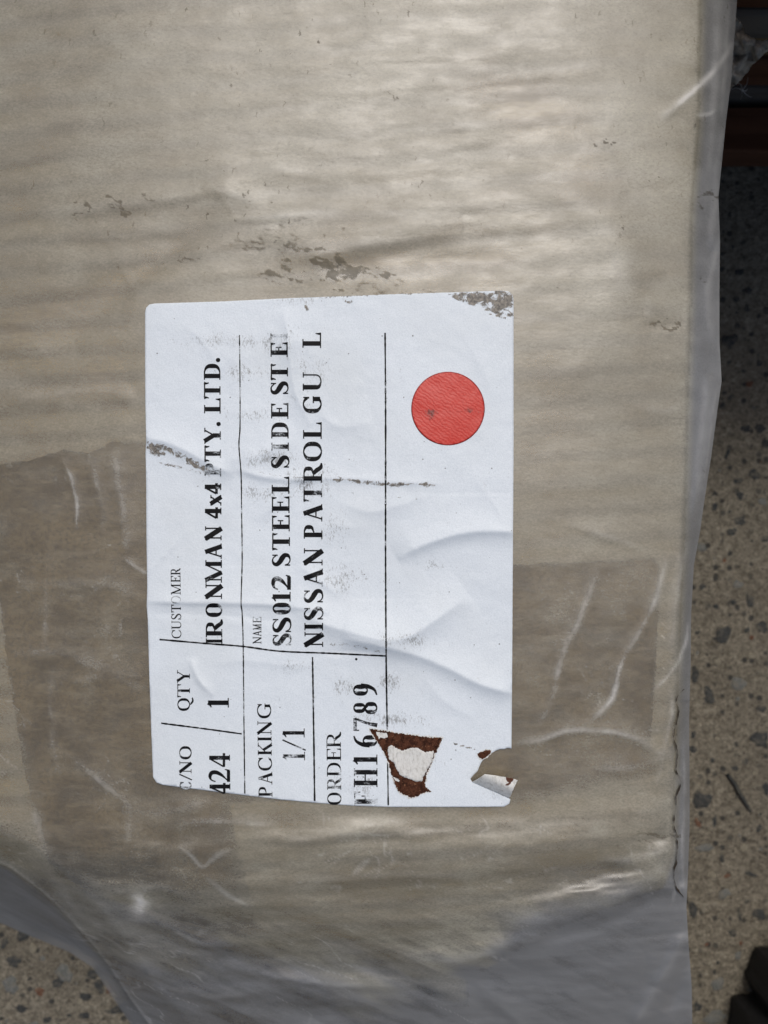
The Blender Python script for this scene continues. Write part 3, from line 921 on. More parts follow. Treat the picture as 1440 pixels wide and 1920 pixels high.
    i1 = np.abs(fbm((px + th) / 46, (py + th) / 120, 633, 3)); i2 = np.abs(fbm((px + th) / 130, (py - th) / 40, 635, 3))
    lines = np.clip(1 - i1 / .022, 0, 1) * sstep(.05, .3, fbm(px / 60, py / 80, 637, 2)) + np.clip(1 - i2 / .02, 0, 1) * sstep(.05, .3, fbm(px / 80, py / 60, 639, 2))
    cr = np.maximum(cr, .30 * np.clip(lines, 0, 1) * side)
    haze += 0.10 * side * fbm(px / 34, py / 60, 641, 3)
    return z, haze, mud, np.clip(cr, 0, 1), spk, clean


def sheet(rows, lf, rt, ncol, fields):
    """rows of points between a left and a right outline"""
    u = np.linspace(0, 1, ncol)
    PY = np.repeat(rows[:, None], ncol, 1)
    a, b = lf(rows)[:, None], rt(rows)[:, None]
    PX = a + (b - a) * u[None, :]
    return PX.ravel(), PY.ravel()


def grid_faces(nr, nc):
    i = np.arange(nr - 1)[:, None] * nc + np.arange(nc - 1)[None, :]
    i = i.ravel()
    return np.stack([i, i + nc, i + nc + 1, i + 1], -1)


def skirt(V, nr, nc, zb, wob=0.0):
    """close the sides of a sheet down to zb"""
    idx = np.concatenate([np.arange(nc), np.arange(1, nr) * nc + nc - 1, (nr - 1) * nc + np.arange(nc - 2, -1, -1), np.arange(nr - 2, 0, -1) * nc])
    rings, faces, base = [], [], len(V)
    top = V[idx]
    rings.append(top.copy())
    prev = base + np.arange(len(idx))
    base += len(idx)
    levels = 5
    cen = np.array([0, 0, 0.0])
    for k in range(1, levels + 1):
        t = k / levels
        q = top.copy()
        q[:, 2] = top[:, 2] * (1 - t) + zb * t
        s = 1 - wob * math.sin(t * math.pi) - 0.02 * t
        q[:, 0] *= s
        q[:, 1] = np.where(np.abs(q[:, 1]) > 0.1, q[:, 1] * (1 - wob * math.sin(t * math.pi)), q[:, 1])
        rings.append(q)
        cur = base + (k - 1) * len(idx) + np.arange(len(idx))
        nx = np.roll(np.arange(len(idx)), -1)
        faces.append(np.stack([prev, prev[nx], cur[nx], cur], -1)[:, ::-1])
        prev = cur
    return np.vstack([V] + rings), np.vstack(faces)


parcel = empty('wrapped_parcel', (0, 0.0, 0.0))
tag(parcel, 'long cardboard parcel wrapped in dusty clear plastic with a white shipping label', 'parcel')

# --- cardboard box inside
rows = np.concatenate([np.arange(-450, 1400, 25.0), np.arange(1400, 1836, 6.0)])
nc = 160
px, py = sheet(rows, lambda r: interp(r, CXL), lambda r: interp(r, CXR), nc, None)
outl = [(x, y) for y, x in CXR] + [(x, y) for y, x in CXL[::-1]]
e = poly_sd(px, py, outl)
rad = 34 + 90 * sstep(1450, 1700, py)
zc = base_z(px, py) - 0.0006 - 0.0030 * sstep(1520, 1640, py) - (0.006 + 0.022 * sstep(1450, 1700, py)) * np.clip(1 - e / rad, 0, 1) ** 2.2
V = Garr(px, py, zc)
Fc = grid_faces(len(rows), nc)
V2, Fs = skirt(V, len(rows), nc, 0.004)
mesh_obj('cardboard_box', V2, np.vstack([Fc, Fs]), M['card'], parent=parcel)


def cdt_patch(name, poly, step, zfun, mat, parent, holes=(), attrs=None, dense_edge=6.0, thick=0.0, jitter=0.25, rough=0.0, seed=1):
    """a sheet with the given outline lying on the surface zfun"""
    def densify(P, sd):
        out = []
        rg = np.random.default_rng(sd)
        for a, b in zip(P, P[1:] + P[:1]):
            n = max(1, int(math.hypot(b[0] - a[0], b[1] - a[1]) / dense_edge))
            for k in range(n):
                t = k / n
                w = rough if k else rough * 0.4
                out.append((a[0] + (b[0] - a[0]) * t + rg.uniform(-w, w), a[1] + (b[1] - a[1]) * t + rg.uniform(-w, w)))
        return out
    B = densify(list(poly), seed)
    Hs = [densify(list(h), seed + 5 + i) for i, h in enumerate(holes)]
    pts = list(B); edges = [(i, (i + 1) % len(B)) for i in range(len(B))]
    for h in Hs:
        o = len(pts); pts += h
        edges += [(o + i, o + (i + 1) % len(h)) for i in range(len(h))]
    bx = np.array(B)
    gx, gy = np.meshgrid(np.arange(bx[:, 0].min(), bx[:, 0].max(), step), np.arange(bx[:, 1].min(), bx[:, 1].max(), step))
    gx = gx.ravel() + rng.uniform(-jitter, jitter, gx.size); gy = gy.ravel() + rng.uniform(-jitter, jitter, gy.size)
    ok = poly_sd(gx, gy, B) > step * 0.45
    for h in Hs:
        ok &= poly_sd(gx, gy, h) < -step * 0.45
    gx, gy = gx[ok], gy[ok]
    pts += list(zip(gx.tolist(), gy.tolist()))
    r = delaunay_2d_cdt([Vector(p) for p in pts], edges, [], 0, 1e-5)
    vv = np.array([tuple(p) for p in r[0]]); ff = np.array([f for f in r[2]])
    cen = vv[ff].mean(1)
    good = poly_sd(cen[:, 0], cen[:, 1], B) > 0
    for h in Hs:
        good &= poly_sd(cen[:, 0], cen[:, 1], h) < 0
    ff = ff[good]
    used = np.unique(ff); remap = np.full(len(vv), -1); remap[used] = np.arange(len(used))
    vv = vv[used]; ff = remap[ff]
    a = vv[ff[:, 1]] - vv[ff[:, 0]]; b = vv[ff[:, 2]] - vv[ff[:, 0]]
    flip = (a[:, 0] * b[:, 1] - a[:, 1] * b[:, 0]) > 0        # photo y points down
    ff[flip] = ff[flip][:, ::-1]
    px, py = vv[:, 0], vv[:, 1]
    W = Garr(px, py, zfun(px, py))
    faces = [tuple(f) for f in ff.tolist()]
    at = {k: fn(px, py) for k, fn in (attrs or {}).items()}
    if thick > 0:                                            # paper edge
        ec = {}
        for f in faces:
            for i in range(3):
                ec.setdefault((min(f[i], f[i-1]), max(f[i], f[i-1])), []).append((f[i-1], f[i]))
        bd = [v[0] for v in ec.values() if len(v) == 1]
        low = {}; extra = []; n0 = len(W)
        for (i, j) in bd:
            for k in (i, j):
                if k not in low:
                    low[k] = n0 + len(extra); q = W[k].copy(); q[2] -= thick; extra.append(q)
        ks = list(low.keys())
        faces += [(j, i, low[i], low[j]) for (i, j) in bd]
        W = np.vstack([W, np.array(extra)])
        at = {k: np.concatenate([v, v[ks]]) for k, v in at.items()}
    return mesh_obj(name, W, faces, mat, parent=parent, attrs=at)


# --- brown paper band on the box, under the film
tape = cdt_patch('brown_paper_band', TAPE, 16, lambda x, y: np.minimum(base_z(x, y) - 0.0002, base_z(x, y) - 0.0002 - 0.0030 * sstep(1520, 1640, y) - (0.022 * sstep(1450, 1700, y)) * np.clip(1 - poly_sd(x, y, outl) / (34 + 90 * sstep(1450, 1700, y)), 0, 1) ** 2.2),
                 M['tape'], parcel, dense_edge=10, rough=2.0)
tape['label'] = 'brown paper band showing through the plastic'

# --- plastic film
rows = np.concatenate([np.arange(-450, -8, 12.0), np.arange(-8, 1930, 3.4), np.arange(1930, 2140, 9.0)])
nc = 430
px, py = sheet(rows, xl, xr, nc, None)
z, haze, mud, cr, spk, clean = film_fields(px, py)
V = Garr(px, py, z)
Ff = grid_faces(len(rows), nc)
n0 = len(V)
V2, Fs = skirt(V, len(rows), nc, 0.0015, wob=0.012)
pad = len(V2) - n0
film = mesh_obj('plastic_film', V2, np.vstack([Ff, Fs]), M['film'], parent=parcel,
                attrs=dict(haze=np.concatenate([haze, np.full(pad, .6)]), mud=np.concatenate([mud, np.zeros(pad)]),
                           crease=np.concatenate([cr, np.zeros(pad)]), speck=np.concatenate([spk, np.zeros(pad)]), clean=np.concatenate([clean, np.ones(pad)])))
film['label'] = 'dusty creased translucent plastic wrapping'

# dark strip painting in the shadow of the ragged split, right-hand fold
tl = np.array([TEAR[0]] * 0 + list(TEAR))
tL = np.concatenate([[0], np.cumsum(np.hypot(*np.diff(tl, axis=0).T))])
tq = np.linspace(0, tL[-1], 260)
tx_, ty_ = np.interp(tq, tL, tl[:, 0]) + 3.0 * fbm(tq / 14, tq * 0, 301, 3), np.interp(tq, tL, tl[:, 1])
tw_ = np.clip(0.75 + 3.2 * fbm(tq / 11, tq * 0 + 3, 303, 3) + 2.2 * np.exp(-((ty_ - 1448) / 4) ** 2) + 2.5 * np.exp(-((ty_ - 1672) / 7) ** 2), 0.12, 4.0)
tpx = np.stack([tx_ - tw_ * .4, tx_ + tw_ * .8], 1).ravel(); tpy = np.repeat(ty_, 2)
tz_ = film_fields(tpx, tpy)[0] + 0.0009
mesh_obj('split_shade_strip', Garr(tpx, tpy, tz_), np.array([(2 * i, 2 * i + 2, 2 * i + 3, 2 * i + 1) for i in range(259)])[:, ::-1], M['seam'], parent=film)

# ------------------------------------------------------------------ the shipping label
def S4(pts):   # points read off an enlargement of the torn corner
    return [(680 + a / 4.8, 1340 + b / 4.8) for a, b in pts]


TORN = S4([(60, 128), (230, 150), (330, 170), (450, 185), (560, 200), (722, 210), (705, 240), (690, 280), (670, 330), (650, 345), (640, 390), (620, 440), (600, 480), (575, 540),
           (565, 600), (560, 640), (590, 670), (618, 692), (560, 700), (520, 715), (490, 735), (430, 748), (380, 725), (320, 690), (300, 640), (270, 570), (250, 500), (235, 430),
           (200, 360), (170, 300), (140, 260), (100, 200)])
TORN2 = S4([(1035, 350), (1070, 335), (1110, 318), (1158, 320), (1150, 345), (1120, 375), (1098, 392), (1070, 402), (1045, 380)])
ISLE = S4([(230, 290), (260, 275), (300, 300), (360, 325), (440, 298), (500, 300), (560, 340), (640, 325), (630, 400), (595, 470), (545, 560), (535, 598), (480, 600), (400, 570),
           (340, 545), (300, 480), (280, 430), (240, 405), (225, 340)])
BIT = S4([(120, 155), (215, 165), (225, 200), (195, 215), (160, 205), (148, 222)])
SLIV = S4([(275, 560), (310, 575), (335, 590), (325, 605), (295, 595)])


def lab_grime(x, y):
    g = np.zeros(x.shape)
    for (cx, cy, ax, ay, s) in [(470, 700, 70, 18, .8), (420, 640, 110, 16, .7), (520, 640, 50, 30, .7), (480, 780, 60, 14, .8), (500, 860, 50, 22, .9), (585, 900, 60, 40, .7),
                                (490, 925, 60, 18, .8), (620, 1000, 40, 60, .6), (640, 1080, 50, 40, .7), (720, 1090, 20, 14, .6), (760, 1200, 60, 20, .7), (650, 1285, 40, 20, .7),
                                (730, 1275, 25, 18, .9), (740, 1350, 35, 14, 1.0), (690, 1345, 40, 14, .9), (790, 1350, 20, 16, .7), (680, 1480, 30, 30, .7), (630, 1450, 26, 50, .5),
                                (560, 1250, 50, 14, .6), (820, 1060, 24, 16, .8), (590, 690, 60, 60, .5), (780, 1430, 50, 40, .4), (930, 1490, 30, 12, .6), (560, 560, 50, 20, .6)]:
        g = np.maximum(g, s * np.exp(-(((x - cx) / ax) ** 2 + ((y - cy) / ay) ** 2)))
    return g


def lab_mud_shade(x, y):
    m = np.zeros(x.shape)
    corner = poly_sd(x, y, [(828, 547), (966, 540), (968, 600), (958, 600), (915, 588), (870, 570), (842, 560)])
    m = np.maximum(m, 0.80 * sstep(-2, 9, corner) * (0.80 + 1.1 * fbm(x / 17, y / 13, 12, 2)))
    for (pts, s, v) in [([(270, 836), (300, 838), (330, 850), (365, 870), (400, 888)], 6, .60), ([(272, 834), (292, 846), (315, 854)], 8, .62),
                        ([(290, 866), (340, 878), (405, 892)], 3, .48),
                        ([(600, 897), (640, 899), (690, 905), (730, 908), (790, 908), (828, 909)], 3.4, .60), ([(470, 884), (530, 892), (600, 898)], 2.5, .42),
                        ([(570, 570), (576, 580), (584, 574)], 3, .55), ([(640, 560), (652, 566), (664, 564)], 3, .5), ([(500, 563), (560, 560), (700, 553), (830, 549)], 2.2, .46),
                        ([(915, 588), (960, 600)], 1.2, .75), ([(905, 1440), (890, 1458)], 5, .4), ([(600, 1209), (660, 1210), (722, 1222)], 4, .36),  # includes the fold's dark line and the wrinkle's shaded underside, painted in
                        ([(848, 1393), (880, 1402), (895, 1406)], 1.4, .7), ([(705, 905), (712, 902)], 3, .5), ([(640, 858), (660, 862)], 1.4, .6), ([(800, 940), (742, 932)], 1.2, .5)]:
        m = np.maximum(m, v * ridge(x, y, pts, s, 0.12))
    return m


label = cdt_patch('shipping_label', LABEL_EDGE, 3.4, label_z, M['label'], parcel, holes=[], attrs=dict(grime=lab_grime, mud=lab_mud_shade), dense_edge=4.0, thick=0.00018, jitter=0.3, rough=0.12)
label['label'] = 'white creased shipping label with black print, torn at one corner'

z_off = lambda d: (lambda x, y: label_z(x, y) + d)
def grow(P, d):
    c = np.mean(np.array(P), 0)
    return [(x + d * (x - c[0]) / math.hypot(x - c[0], y - c[1]), y + d * (y - c[1]) / math.hypot(x - c[0], y - c[1])) for x, y in P]


cdt_patch('torn_paper_edge', grow(TORN, 1.8), 4, z_off(0.00008), M['backing'], label, dense_edge=1.6, rough=1.8, seed=21, attrs=dict(mud=lambda x, y: np.zeros(x.shape)))
cdt_patch('torn_paper_edge', grow(TORN2, 1.6), 4, z_off(0.00008), M['backing'], label, dense_edge=1.6, rough=1.5, seed=22, attrs=dict(mud=lambda x, y: np.zeros(x.shape)))
p = cdt_patch('torn_patch', TORN, 4, z_off(0.00014), M['brown'], label, dense_edge=1.4, rough=1.5)
p['label'] = 'dark brown fibre where the paper has torn off'
cdt_patch('torn_patch', TORN2, 3, z_off(0.00014), M['brown'], label, dense_edge=1.5, rough=1.0, seed=3)
zero = lambda x, y: np.zeros(x.shape)
cdt_patch('paper_remnant', ISLE, 4, z_off(0.00024), M['backing'], label, dense_edge=1.5, rough=1.1, seed=4, thick=0.0001, attrs=dict(mud=zero))
cdt_patch('paper_remnant', BIT, 3, z_off(0.00018), M['backing'], label, dense_edge=2.0, rough=0.7, seed=5, attrs=dict(mud=zero))
cdt_patch('paper_remnant', SLIV, 3, z_off(0.00018), M['backing'], label, dense_edge=2.0, rough=0.7, seed=6, attrs=dict(mud=zero))

# curled-back corner: hinged on the line from A to B and rolled up
CURL = S4([(985, 605), (1035, 582), (1065, 560), (1100, 537), (1170, 545), (1275, 562), (1355, 576), (1396, 592), (1370, 640), (1345, 700), (1330, 738), (1312, 750), (1150, 679)])
hA, hB = np.array(CURL[0]), np.array(CURL[-2])
hn = np.array([hB[1] - hA[1], -(hB[0] - hA[0])]); hn /= np.hypot(*hn)


def curl_z(x, y):
    d = np.clip((x - hA[0]) * hn[0] + (y - hA[1]) * hn[1], 0, None)
    return label_z(x, y) + 0.0003 + 0.0032 * np.sin(np.clip(d / 30, 0, 1) * 2.1)


def curl_mud(x, y):
    q = S4([(1290, 560), (1360, 574), (1352, 600), (1310, 610), (1290, 590)])
    r_ = S4([(1270, 640), (1320, 608), (1345, 612), (1310, 640)])
    return np.maximum(sstep(-1, 1, poly_sd(x, y, q)), sstep(-1, 1, poly_sd(x, y, r_)))


o = cdt_patch('curled_corner', CURL, 2.2, curl_z, M['backing'], label, dense_edge=2.0, thick=0.00015, rough=0.5, attrs=dict(mud=curl_mud), seed=8)
o['label'] = 'torn corner of the label curled back'

# red dot
ang = np.linspace(0, 2 * np.pi, 72, endpoint=False)
dot = [(840 + 69 * math.cos(a), 766 + 69 * math.sin(a)) for a in ang]
o = cdt_patch('red_dot', dot, 3.4, z_off(0.00007), M['red'], label, dense_edge=4, thick=0.00006,
              attrs=dict(rim=lambda x, y: np.hypot(x - 840, y - 766) / 69,
                         mud=lambda x, y: 0.55 * np.exp(-(((x - 808) / 10) ** 2 + ((y - 778) / 14) ** 2)) + 0.45 * np.exp(-(((x - 879) / 9) ** 2 + ((y - 768) / 6) ** 2)) + 0.28 * np.exp(-((y - 772) / 6) ** 2)))
o['label'] = 'round red dot sticker'


# ---- printed serif lettering (strokes with thick stems and thin hairlines)
def glyph(ch, W, H, T, t):
    """strips: each a list of (x, y, half width) along a centre line, in letter space (x along reading, y up)"""
    S = []
    tx, ty = T, t

    def seg(x0, y0, x1, y1, w): S.append([(x0 + (x1 - x0) * k / 6, y0 + (y1 - y0) * k / 6, w / 2) for k in range(7)])

    def stem(x, y0, y1, w=None): seg(x, y0, x, y1, w or T)

    def serif(x, y, w):
        yy = y + t * 0.42 if y < H * 0.5 else y - t * 0.42
        seg(x - w / 2, yy, x + w / 2, yy, t * 0.85)

    def arc(cx, cy, rx, ry, a0, a1, thick=None, thin=None, n=26):
        K, k_ = thick or T, thin or t
        L = []
        for i in range(n + 1):
            a = R(a0 + (a1 - a0) * i / n)
            w = k_ + (K - k_) * abs(math.cos(a)) ** 1.35
            rxx, ryy = rx - w / 2 * abs(math.cos(a)), ry - w / 2 * abs(math.sin(a))
            L.append((cx + rxx * math.cos(a), cy + ryy * math.sin(a), w / 2))
        S.append(L)

    def curve(pts, ws):
        q = smooth_line([p for p in pts], 5)
        wi = np.interp(np.linspace(0, 1, len(q)), np.linspace(0, 1, len(ws)), ws)
        S.append([(a[0], a[1], b / 2) for a, b in zip(q, wi)])

    sw = T * 1.9
    if ch == 'I':
        stem(W / 2, 0, H, min(T, W * .55)); serif(W / 2, 0, W); serif(W / 2, H, W)
    elif ch in 'LEF':
        x = .14 * W + T / 2
        stem(x, 0, H); serif(x, H, sw if ch == 'L' else T); serif(x - T * .35, 0, T * 1.3)
        seg(x - T * .9, H - t * .42, x, H - t * .42, t * .85)
        if ch in 'LE':
            seg(x, t * .5, W, t * .5, t); curve([(W - t * .4, 0), (W - .03 * W, .14 * H), (W - .01 * W, .30 * H)], [t * 2.2, t * 1.5, t * .6])
        else:
            serif(x, 0, sw)
        if ch in 'EF':
            seg(x, H - t * .5, W * .96, H - t * .5, t); curve([(W * .96 - t * .4, H), (W * .94, .87 * H), (W * .96, .73 * H)], [t * 2.2, t * 1.5, t * .6])
            seg(x, H * .52, W * .68, H * .52, t); seg(W * .68, H * .36, W * .68, H * .68, t * .9)
    elif ch == 'T':
        stem(W / 2, 0, H); serif(W / 2, 0, sw); seg(0, H - t * .5, W, H - t * .5, t)
        for x, s in ((t * .4, 1), (W - t * .4, -1)):
            curve([(x, H), (x + s * .03 * W, .86 * H), (x - s * .01 * W, .70 * H)], [t * 2.2, t * 1.5, t * .6])
    elif ch == 'H':
        for x in (.22 * W, .78 * W):
            stem(x, 0, H, min(T, .24 * W)); serif(x, 0, .42 * W); serif(x, H, .42 * W)
        seg(.22 * W, H * .52, .78 * W, H * .52, t)
    elif ch == 'D':
        x = .10 * W + T / 2
        stem(x, 0, H); seg(0, t * .45, x, t * .45, t * .9); seg(0, H - t * .45, x, H - t * .45, t * .9)
        seg(x, t * .5, .5 * W, t * .5, t); seg(x, H - t * .5, .5 * W, H - t * .5, t)
        arc(.46 * W, H / 2, .54 * W, H / 2, 90, -90)
    elif ch in 'PR':
        x = .10 * W + T / 2
        stem(x, 0, H); serif(x, 0, sw); seg(0, H - t * .45, x, H - t * .45, t * .9)
        rr = .86 if ch == 'P' else .76
        seg(x, H - t * .5, .5 * W, H - t * .5, t); seg(x, H * .46, .5 * W, H * .46, t)
        arc(.46 * W, H * .725, (rr - .40) * W, H * .275, 90, -90, T * .92)
        if ch == 'R':
            curve([(.46 * W, .47 * H), (.62 * W, .30 * H), (.78 * W, .07 * H), (W, t * .5)], [T * .8, T, T * .9, t])
    elif ch in 'O0Q':
        arc(W / 2, H / 2, W / 2, H / 2 * 1.02, 0, 360, n=44)
        if ch == 'Q':
            curve([(.48 * W, 0), (.62 * W, -.14 * H), (.80 * W, -.24 * H), (W * 1.05, -.20 * H)], [t, T * .7, T * .7, t])
    elif ch in 'CG':
        arc(.54 * W, H / 2, .54 * W, H / 2 * 1.02, 42, 318, n=36)
        stem(.93 * W, .66 * H, H * .98, t); seg(.93 * W, .68 * H, .86 * W, .84 * H, t * 1.4)
        if ch == 'G':
            stem(.84 * W, .08 * H, .44 * H, min(T, .26 * W)); seg(.60 * W, .44 * H, W, .44 * H, t)
        else:
            curve([(.92 * W, .2 * H), (.97 * W, .27 * H)], [t, t * .7])
    elif ch == 'S':
        curve([(.80 * W, .80 * H), (.62 * W, .95 * H), (.40 * W, .985 * H), (.20 * W, .90 * H), (.16 * W, .74 * H), (.34 * W, .58 * H), (.62 * W, .45 * H), (.83 * W, .31 * H),
               (.82 * W, .13 * H), (.62 * W, .025 * H), (.40 * W, .02 * H), (.20 * W, .12 * H), (.12 * W, .27 * H)],
              [t * .9, t, t * 1.2, T * .7, T * .9, T * 1.05, T * 1.15, T, T * .8, t * 1.2, t, t * .9, t * .8])
        stem(.84 * W, .70 * H, H, t); stem(.10 * W, 0, .30 * H, t)
    elif ch == 'N':
        x0, x1 = .17 * W, .86 * W
        stem(x0, 0, H * .97, t * 1.1); stem(x1, 0, H, t * 1.1)
        seg(.10 * W, H * .99, x1, 0, T * 1.15)
        serif(x0, 0, .34 * W); serif(x1, H, .30 * W); seg(0, H - t * .45, .2 * W, H - t * .45, t * .9)
    elif ch == 'M':
        x0, x1 = .14 * W, .83 * W
        stem(x0, 0, H, t * 1.1); stem(x1, 0, H, T * .95)
        seg(.12 * W, H, .46 * W, 0, T); seg(.46 * W, 0, .80 * W, H, t * 1.1)
        serif(x0, 0, .26 * W); serif(x1, 0, .34 * W); seg(0, H - t * .45, .16 * W, H - t * .45, t * .9); seg(x1, H - t * .45, W, H - t * .45, t * .9)
    elif ch == 'A':
        seg(.14 * W, 0, .47 * W, H, t * 1.15); seg(.45 * W, H, .82 * W, 0, T * 1.05)
        seg(.26 * W, H * .34, .68 * W, H * .34, t); serif(.14 * W, 0, .28 * W); serif(.82 * W, 0, .36 * W)
    elif ch == 'Y':
        seg(.16 * W, H, .52 * W, H * .44, T); seg(.86 * W, H, .54 * W, H * .44, t * 1.1); stem(.52 * W, 0, H * .5)
        serif(.16 * W, H, .34 * W); serif(.86 * W, H, .28 * W); serif(.52 * W, 0, sw)
    elif ch == 'U':
        stem(.20 * W, .3 * H, H, min(T, .26 * W)); stem(.86 * W, .3 * H, H, t * 1.1)
        arc(.5 * W, .32 * H, .30 * W + T * .5, .33 * H, 180, 270, T); arc(.5 * W, .32 * H, .36 * W + t * .5, .33 * H, 270, 360, t, t)
        serif(.20 * W, H, .38 * W); serif(.86 * W, H, .28 * W)
    elif ch == 'K':
        x = .12 * W + T / 2
        stem(x, 0, H); serif(x, 0, sw); serif(x, H, sw)
        seg(x, .40 * H, .84 * W, H, t * 1.1); seg(.44 * W, .60 * H, .84 * W, 0, T); serif(.82 * W, H, .34 * W); serif(.85 * W, 0, .32 * W)
    elif ch == 'x':
        h = .66 * H
        seg(.16 * W, h, .82 * W, 0, T); seg(.84 * W, h, .18 * W, 0, t * 1.1)
        for x in (.16 * W, .84 * W):
            S.append([(x - .16 * W, h - t * .4, t * .42), (x + .16 * W, h - t * .4, t * .42)]); serif(x, 0, .32 * W)
    elif ch == '4':
        stem(.66 * W, 0, H); seg(0, .29 * H, W, .29 * H, T * .62); seg(.03 * W, .31 * H, .60 * W, H * .98, t * 1.5)
        serif(.66 * W, 0, T * 1.5)
    elif ch == '1':
        stem(.52 * W, 0, H); serif(.52 * W, 0, W); curve([(.04 * W, .84 * H), (.28 * W, .90 * H), (.5 * W, .99 * H)], [t, t * 1.5, T * .8])
    elif ch == '2':
        curve([(.06 * W, .70 * H), (.18 * W, .90 * H), (.44 * W, .97 * H), (.70 * W, .90 * H), (.76 * W, .70 * H), (.60 * W, .46 * H), (.32 * W, .24 * H), (.06 * W, .07 * H)],
              [t, t * 1.3, T * .8, T, T, T * .8, t * 1.3, t])
        seg(.04 * W, .08 * H, .90 * W, .08 * H, T * .8); curve([(.88 * W, .04 * H), (.93 * W, .15 * H), (.98 * W, .26 * H)], [T * .5, t * 1.3, t * .7])
    elif ch == '6':
        arc(.52 * W, .31 * H, .46 * W, .31 * H, 0, 360, n=36)
        curve([(.14 * W, .32 * H), (.22 * W, .62 * H), (.48 * W, .88 * H), (.92 * W, .99 * H)], [T * .9, T * .9, T * .6, t])
    elif ch == '9':
        arc(.48 * W, .69 * H, .46 * W, .31 * H, 0, 360, n=36)
        curve([(.86 * W, .68 * H), (.78 * W, .38 * H), (.52 * W, .12 * H), (.08 * W, .01 * H)], [T * .9, T * .9, T * .6, t])
    elif ch == '8':
        arc(.5 * W, .74 * H, .38 * W, .26 * H, 0, 360, T * .85, n=36); arc(.5 * W, .26 * H, .46 * W, .27 * H, 0, 360, T * .95, n=36)
        seg(.22 * W, .66 * H, .80 * W, .36 * H, T * .6)
    elif ch == '7':
        seg(.04 * W, .93 * H, .94 * W, .93 * H, T * .75); seg(.06 * W, .76 * H, .06 * W, .96 * H, t); curve([(.92 * W, .94 * H), (.62 * W, .5 * H), (.42 * W, 0)], [t * 1.5, t * 2, T * .9])
    elif ch == '/':
        seg(.06 * W, -.04 * H, .94 * W, 1.02 * H, t * 1.5)
    elif ch == '.':
        r = W * .52
        S.append([(.5 * W - r + 2 * r * k / 8, r, max(.05, math.sqrt(max(0, r * r - (r - 2 * r * k / 8) ** 2)))) for k in range(9)])
    return S


def text_line(chars, x_top0, x_base0, x_top1, x_base1, T, t, wear=0.0, name='printed_text'):
    """chars: (letter, start, end[, wear]) measured up the label; cap top and baseline at the first and last letter"""
    ys, ye = chars[0][1], chars[-1][2]
    Vp, Fq, wr = [], [], []
    layer = 0
    for c in chars:
        ch, a, b = c[0], c[1], c[2]
        w_ = c[3] if len(c) > 3 else wear
        W = a - b
        f = (ys - (a + b) / 2) / max(ys - ye, 1)
        xt = x_top0 + (x_top1 - x_top0) * f; xb = x_base0 + (x_base1 - x_base0) * f
        H = xb - xt
        for strip in glyph(ch, W, H, T, t):
            P = np.array(strip, float)
            # finer along the stroke
            segl = np.hypot(np.diff(P[:, 0]), np.diff(P[:, 1])); L = np.concatenate([[0], np.cumsum(segl)])
            if L[-1] < 1e-3:
                continue
            n = max(2, int(L[-1] / 2.2) + 1, )
            n = max(n, len(P)) if len(P) > 8 else n
            q = np.linspace(0, L[-1], n)
            X = np.interp(q, L, P[:, 0]); Y = np.interp(q, L, P[:, 1]); HW = np.interp(q, L, P[:, 2])
            dx = np.gradient(X); dy = np.gradient(Y); l = np.hypot(dx, dy) + 1e-9
            nx, ny = -dy / l, dx / l
            base = len(Vp)
            layer += 1
            for i in range(n):
                for s in (-1, -.33, .33, 1):
                    gx, gy = X[i] + nx[i] * HW[i] * s, Y[i] + ny[i] * HW[i] * s
                    Vp.append((xb - gy, a - gx, layer % 9)); wr.append(w_)
            for i in range(n - 1):
                for k in range(3):
                    Fq.append((base + i * 4 + k, base + i * 4 + k + 1, base + i * 4 + 5 + k, base + i * 4 + 4 + k))
    A = np.array(Vp)
    zz = label_z(A[:, 0], A[:, 1]) + 0.00006 + A[:, 2] * 1.5e-6
    W3 = Garr(A[:, 0], A[:, 1], zz)
    Fq = np.array(Fq)
    nrm = np.cross(W3[Fq[:, 1]] - W3[Fq[:, 0]], W3[Fq[:, 2]] - W3[Fq[:, 0]])
    fl = nrm[:, 2] < 0
    Fq[fl] = Fq[fl][:, ::-1]
    wv = np.array(wr) + 0.7 * np.clip(fbm(A[:, 0] / 26, A[:, 1] / 16, 77, 2), -.2, 1)
    return mesh_obj(name, W3, Fq, M['ink'], parent=label, smooth=False, attrs=dict(wear=wv))


text_line([('C', 1197, 1181), ('U', 1180, 1164), ('S', 1162, 1150), ('T', 1148, 1134), ('O', 1132, 1117, .75), ('M', 1115, 1094), ('E', 1092, 1080), ('R', 1078, 1065)], 322, 340, 320, 338, 2.6, 1.2, .1)
text_line([('I', 1207, 1197), ('R', 1195, 1161), ('O', 1157, 1131), ('N', 1123, 1094), ('M', 1093, 1050), ('A', 1048, 1019), ('N', 1013, 987), ('4', 972, 951), ('x', 948, 928), ('4', 926, 906),
           ('P', 892, 867, .35), ('T', 865, 836, .3), ('Y', 832, 802, .15), ('.', 799, 791), ('L', 775, 748), ('T', 747, 717), ('D', 712, 682), ('.', 679, 671)], 386, 417, 382, 413, 8.2, 2.4, 0.0)
text_line([('N', 1207, 1194), ('A', 1193, 1182), ('M', 1181, 1170), ('E', 1168, 1157)], 474, 490, 474, 490, 2.0, 1.2, .2)
text_line([('S', 1211, 1188, .55), ('S', 1187, 1157), ('0', 1152, 1130, .1), ('1', 1128, 1110), ('2', 1107, 1078), ('S', 1062, 1037), ('T', 1031, 1000), ('E', 996, 967), ('E', 962, 932), ('L', 926, 895),
           ('S', 878, 854), ('I', 845, 830, .35), ('D', 822, 792), ('E', 785, 757, .2), ('S', 740, 715), ('T', 712, 683, .2), ('E', 669, 643, .1), ('I', 634, 625, .38)], 512, 546, 507, 539, 8.6, 2.4, .0)
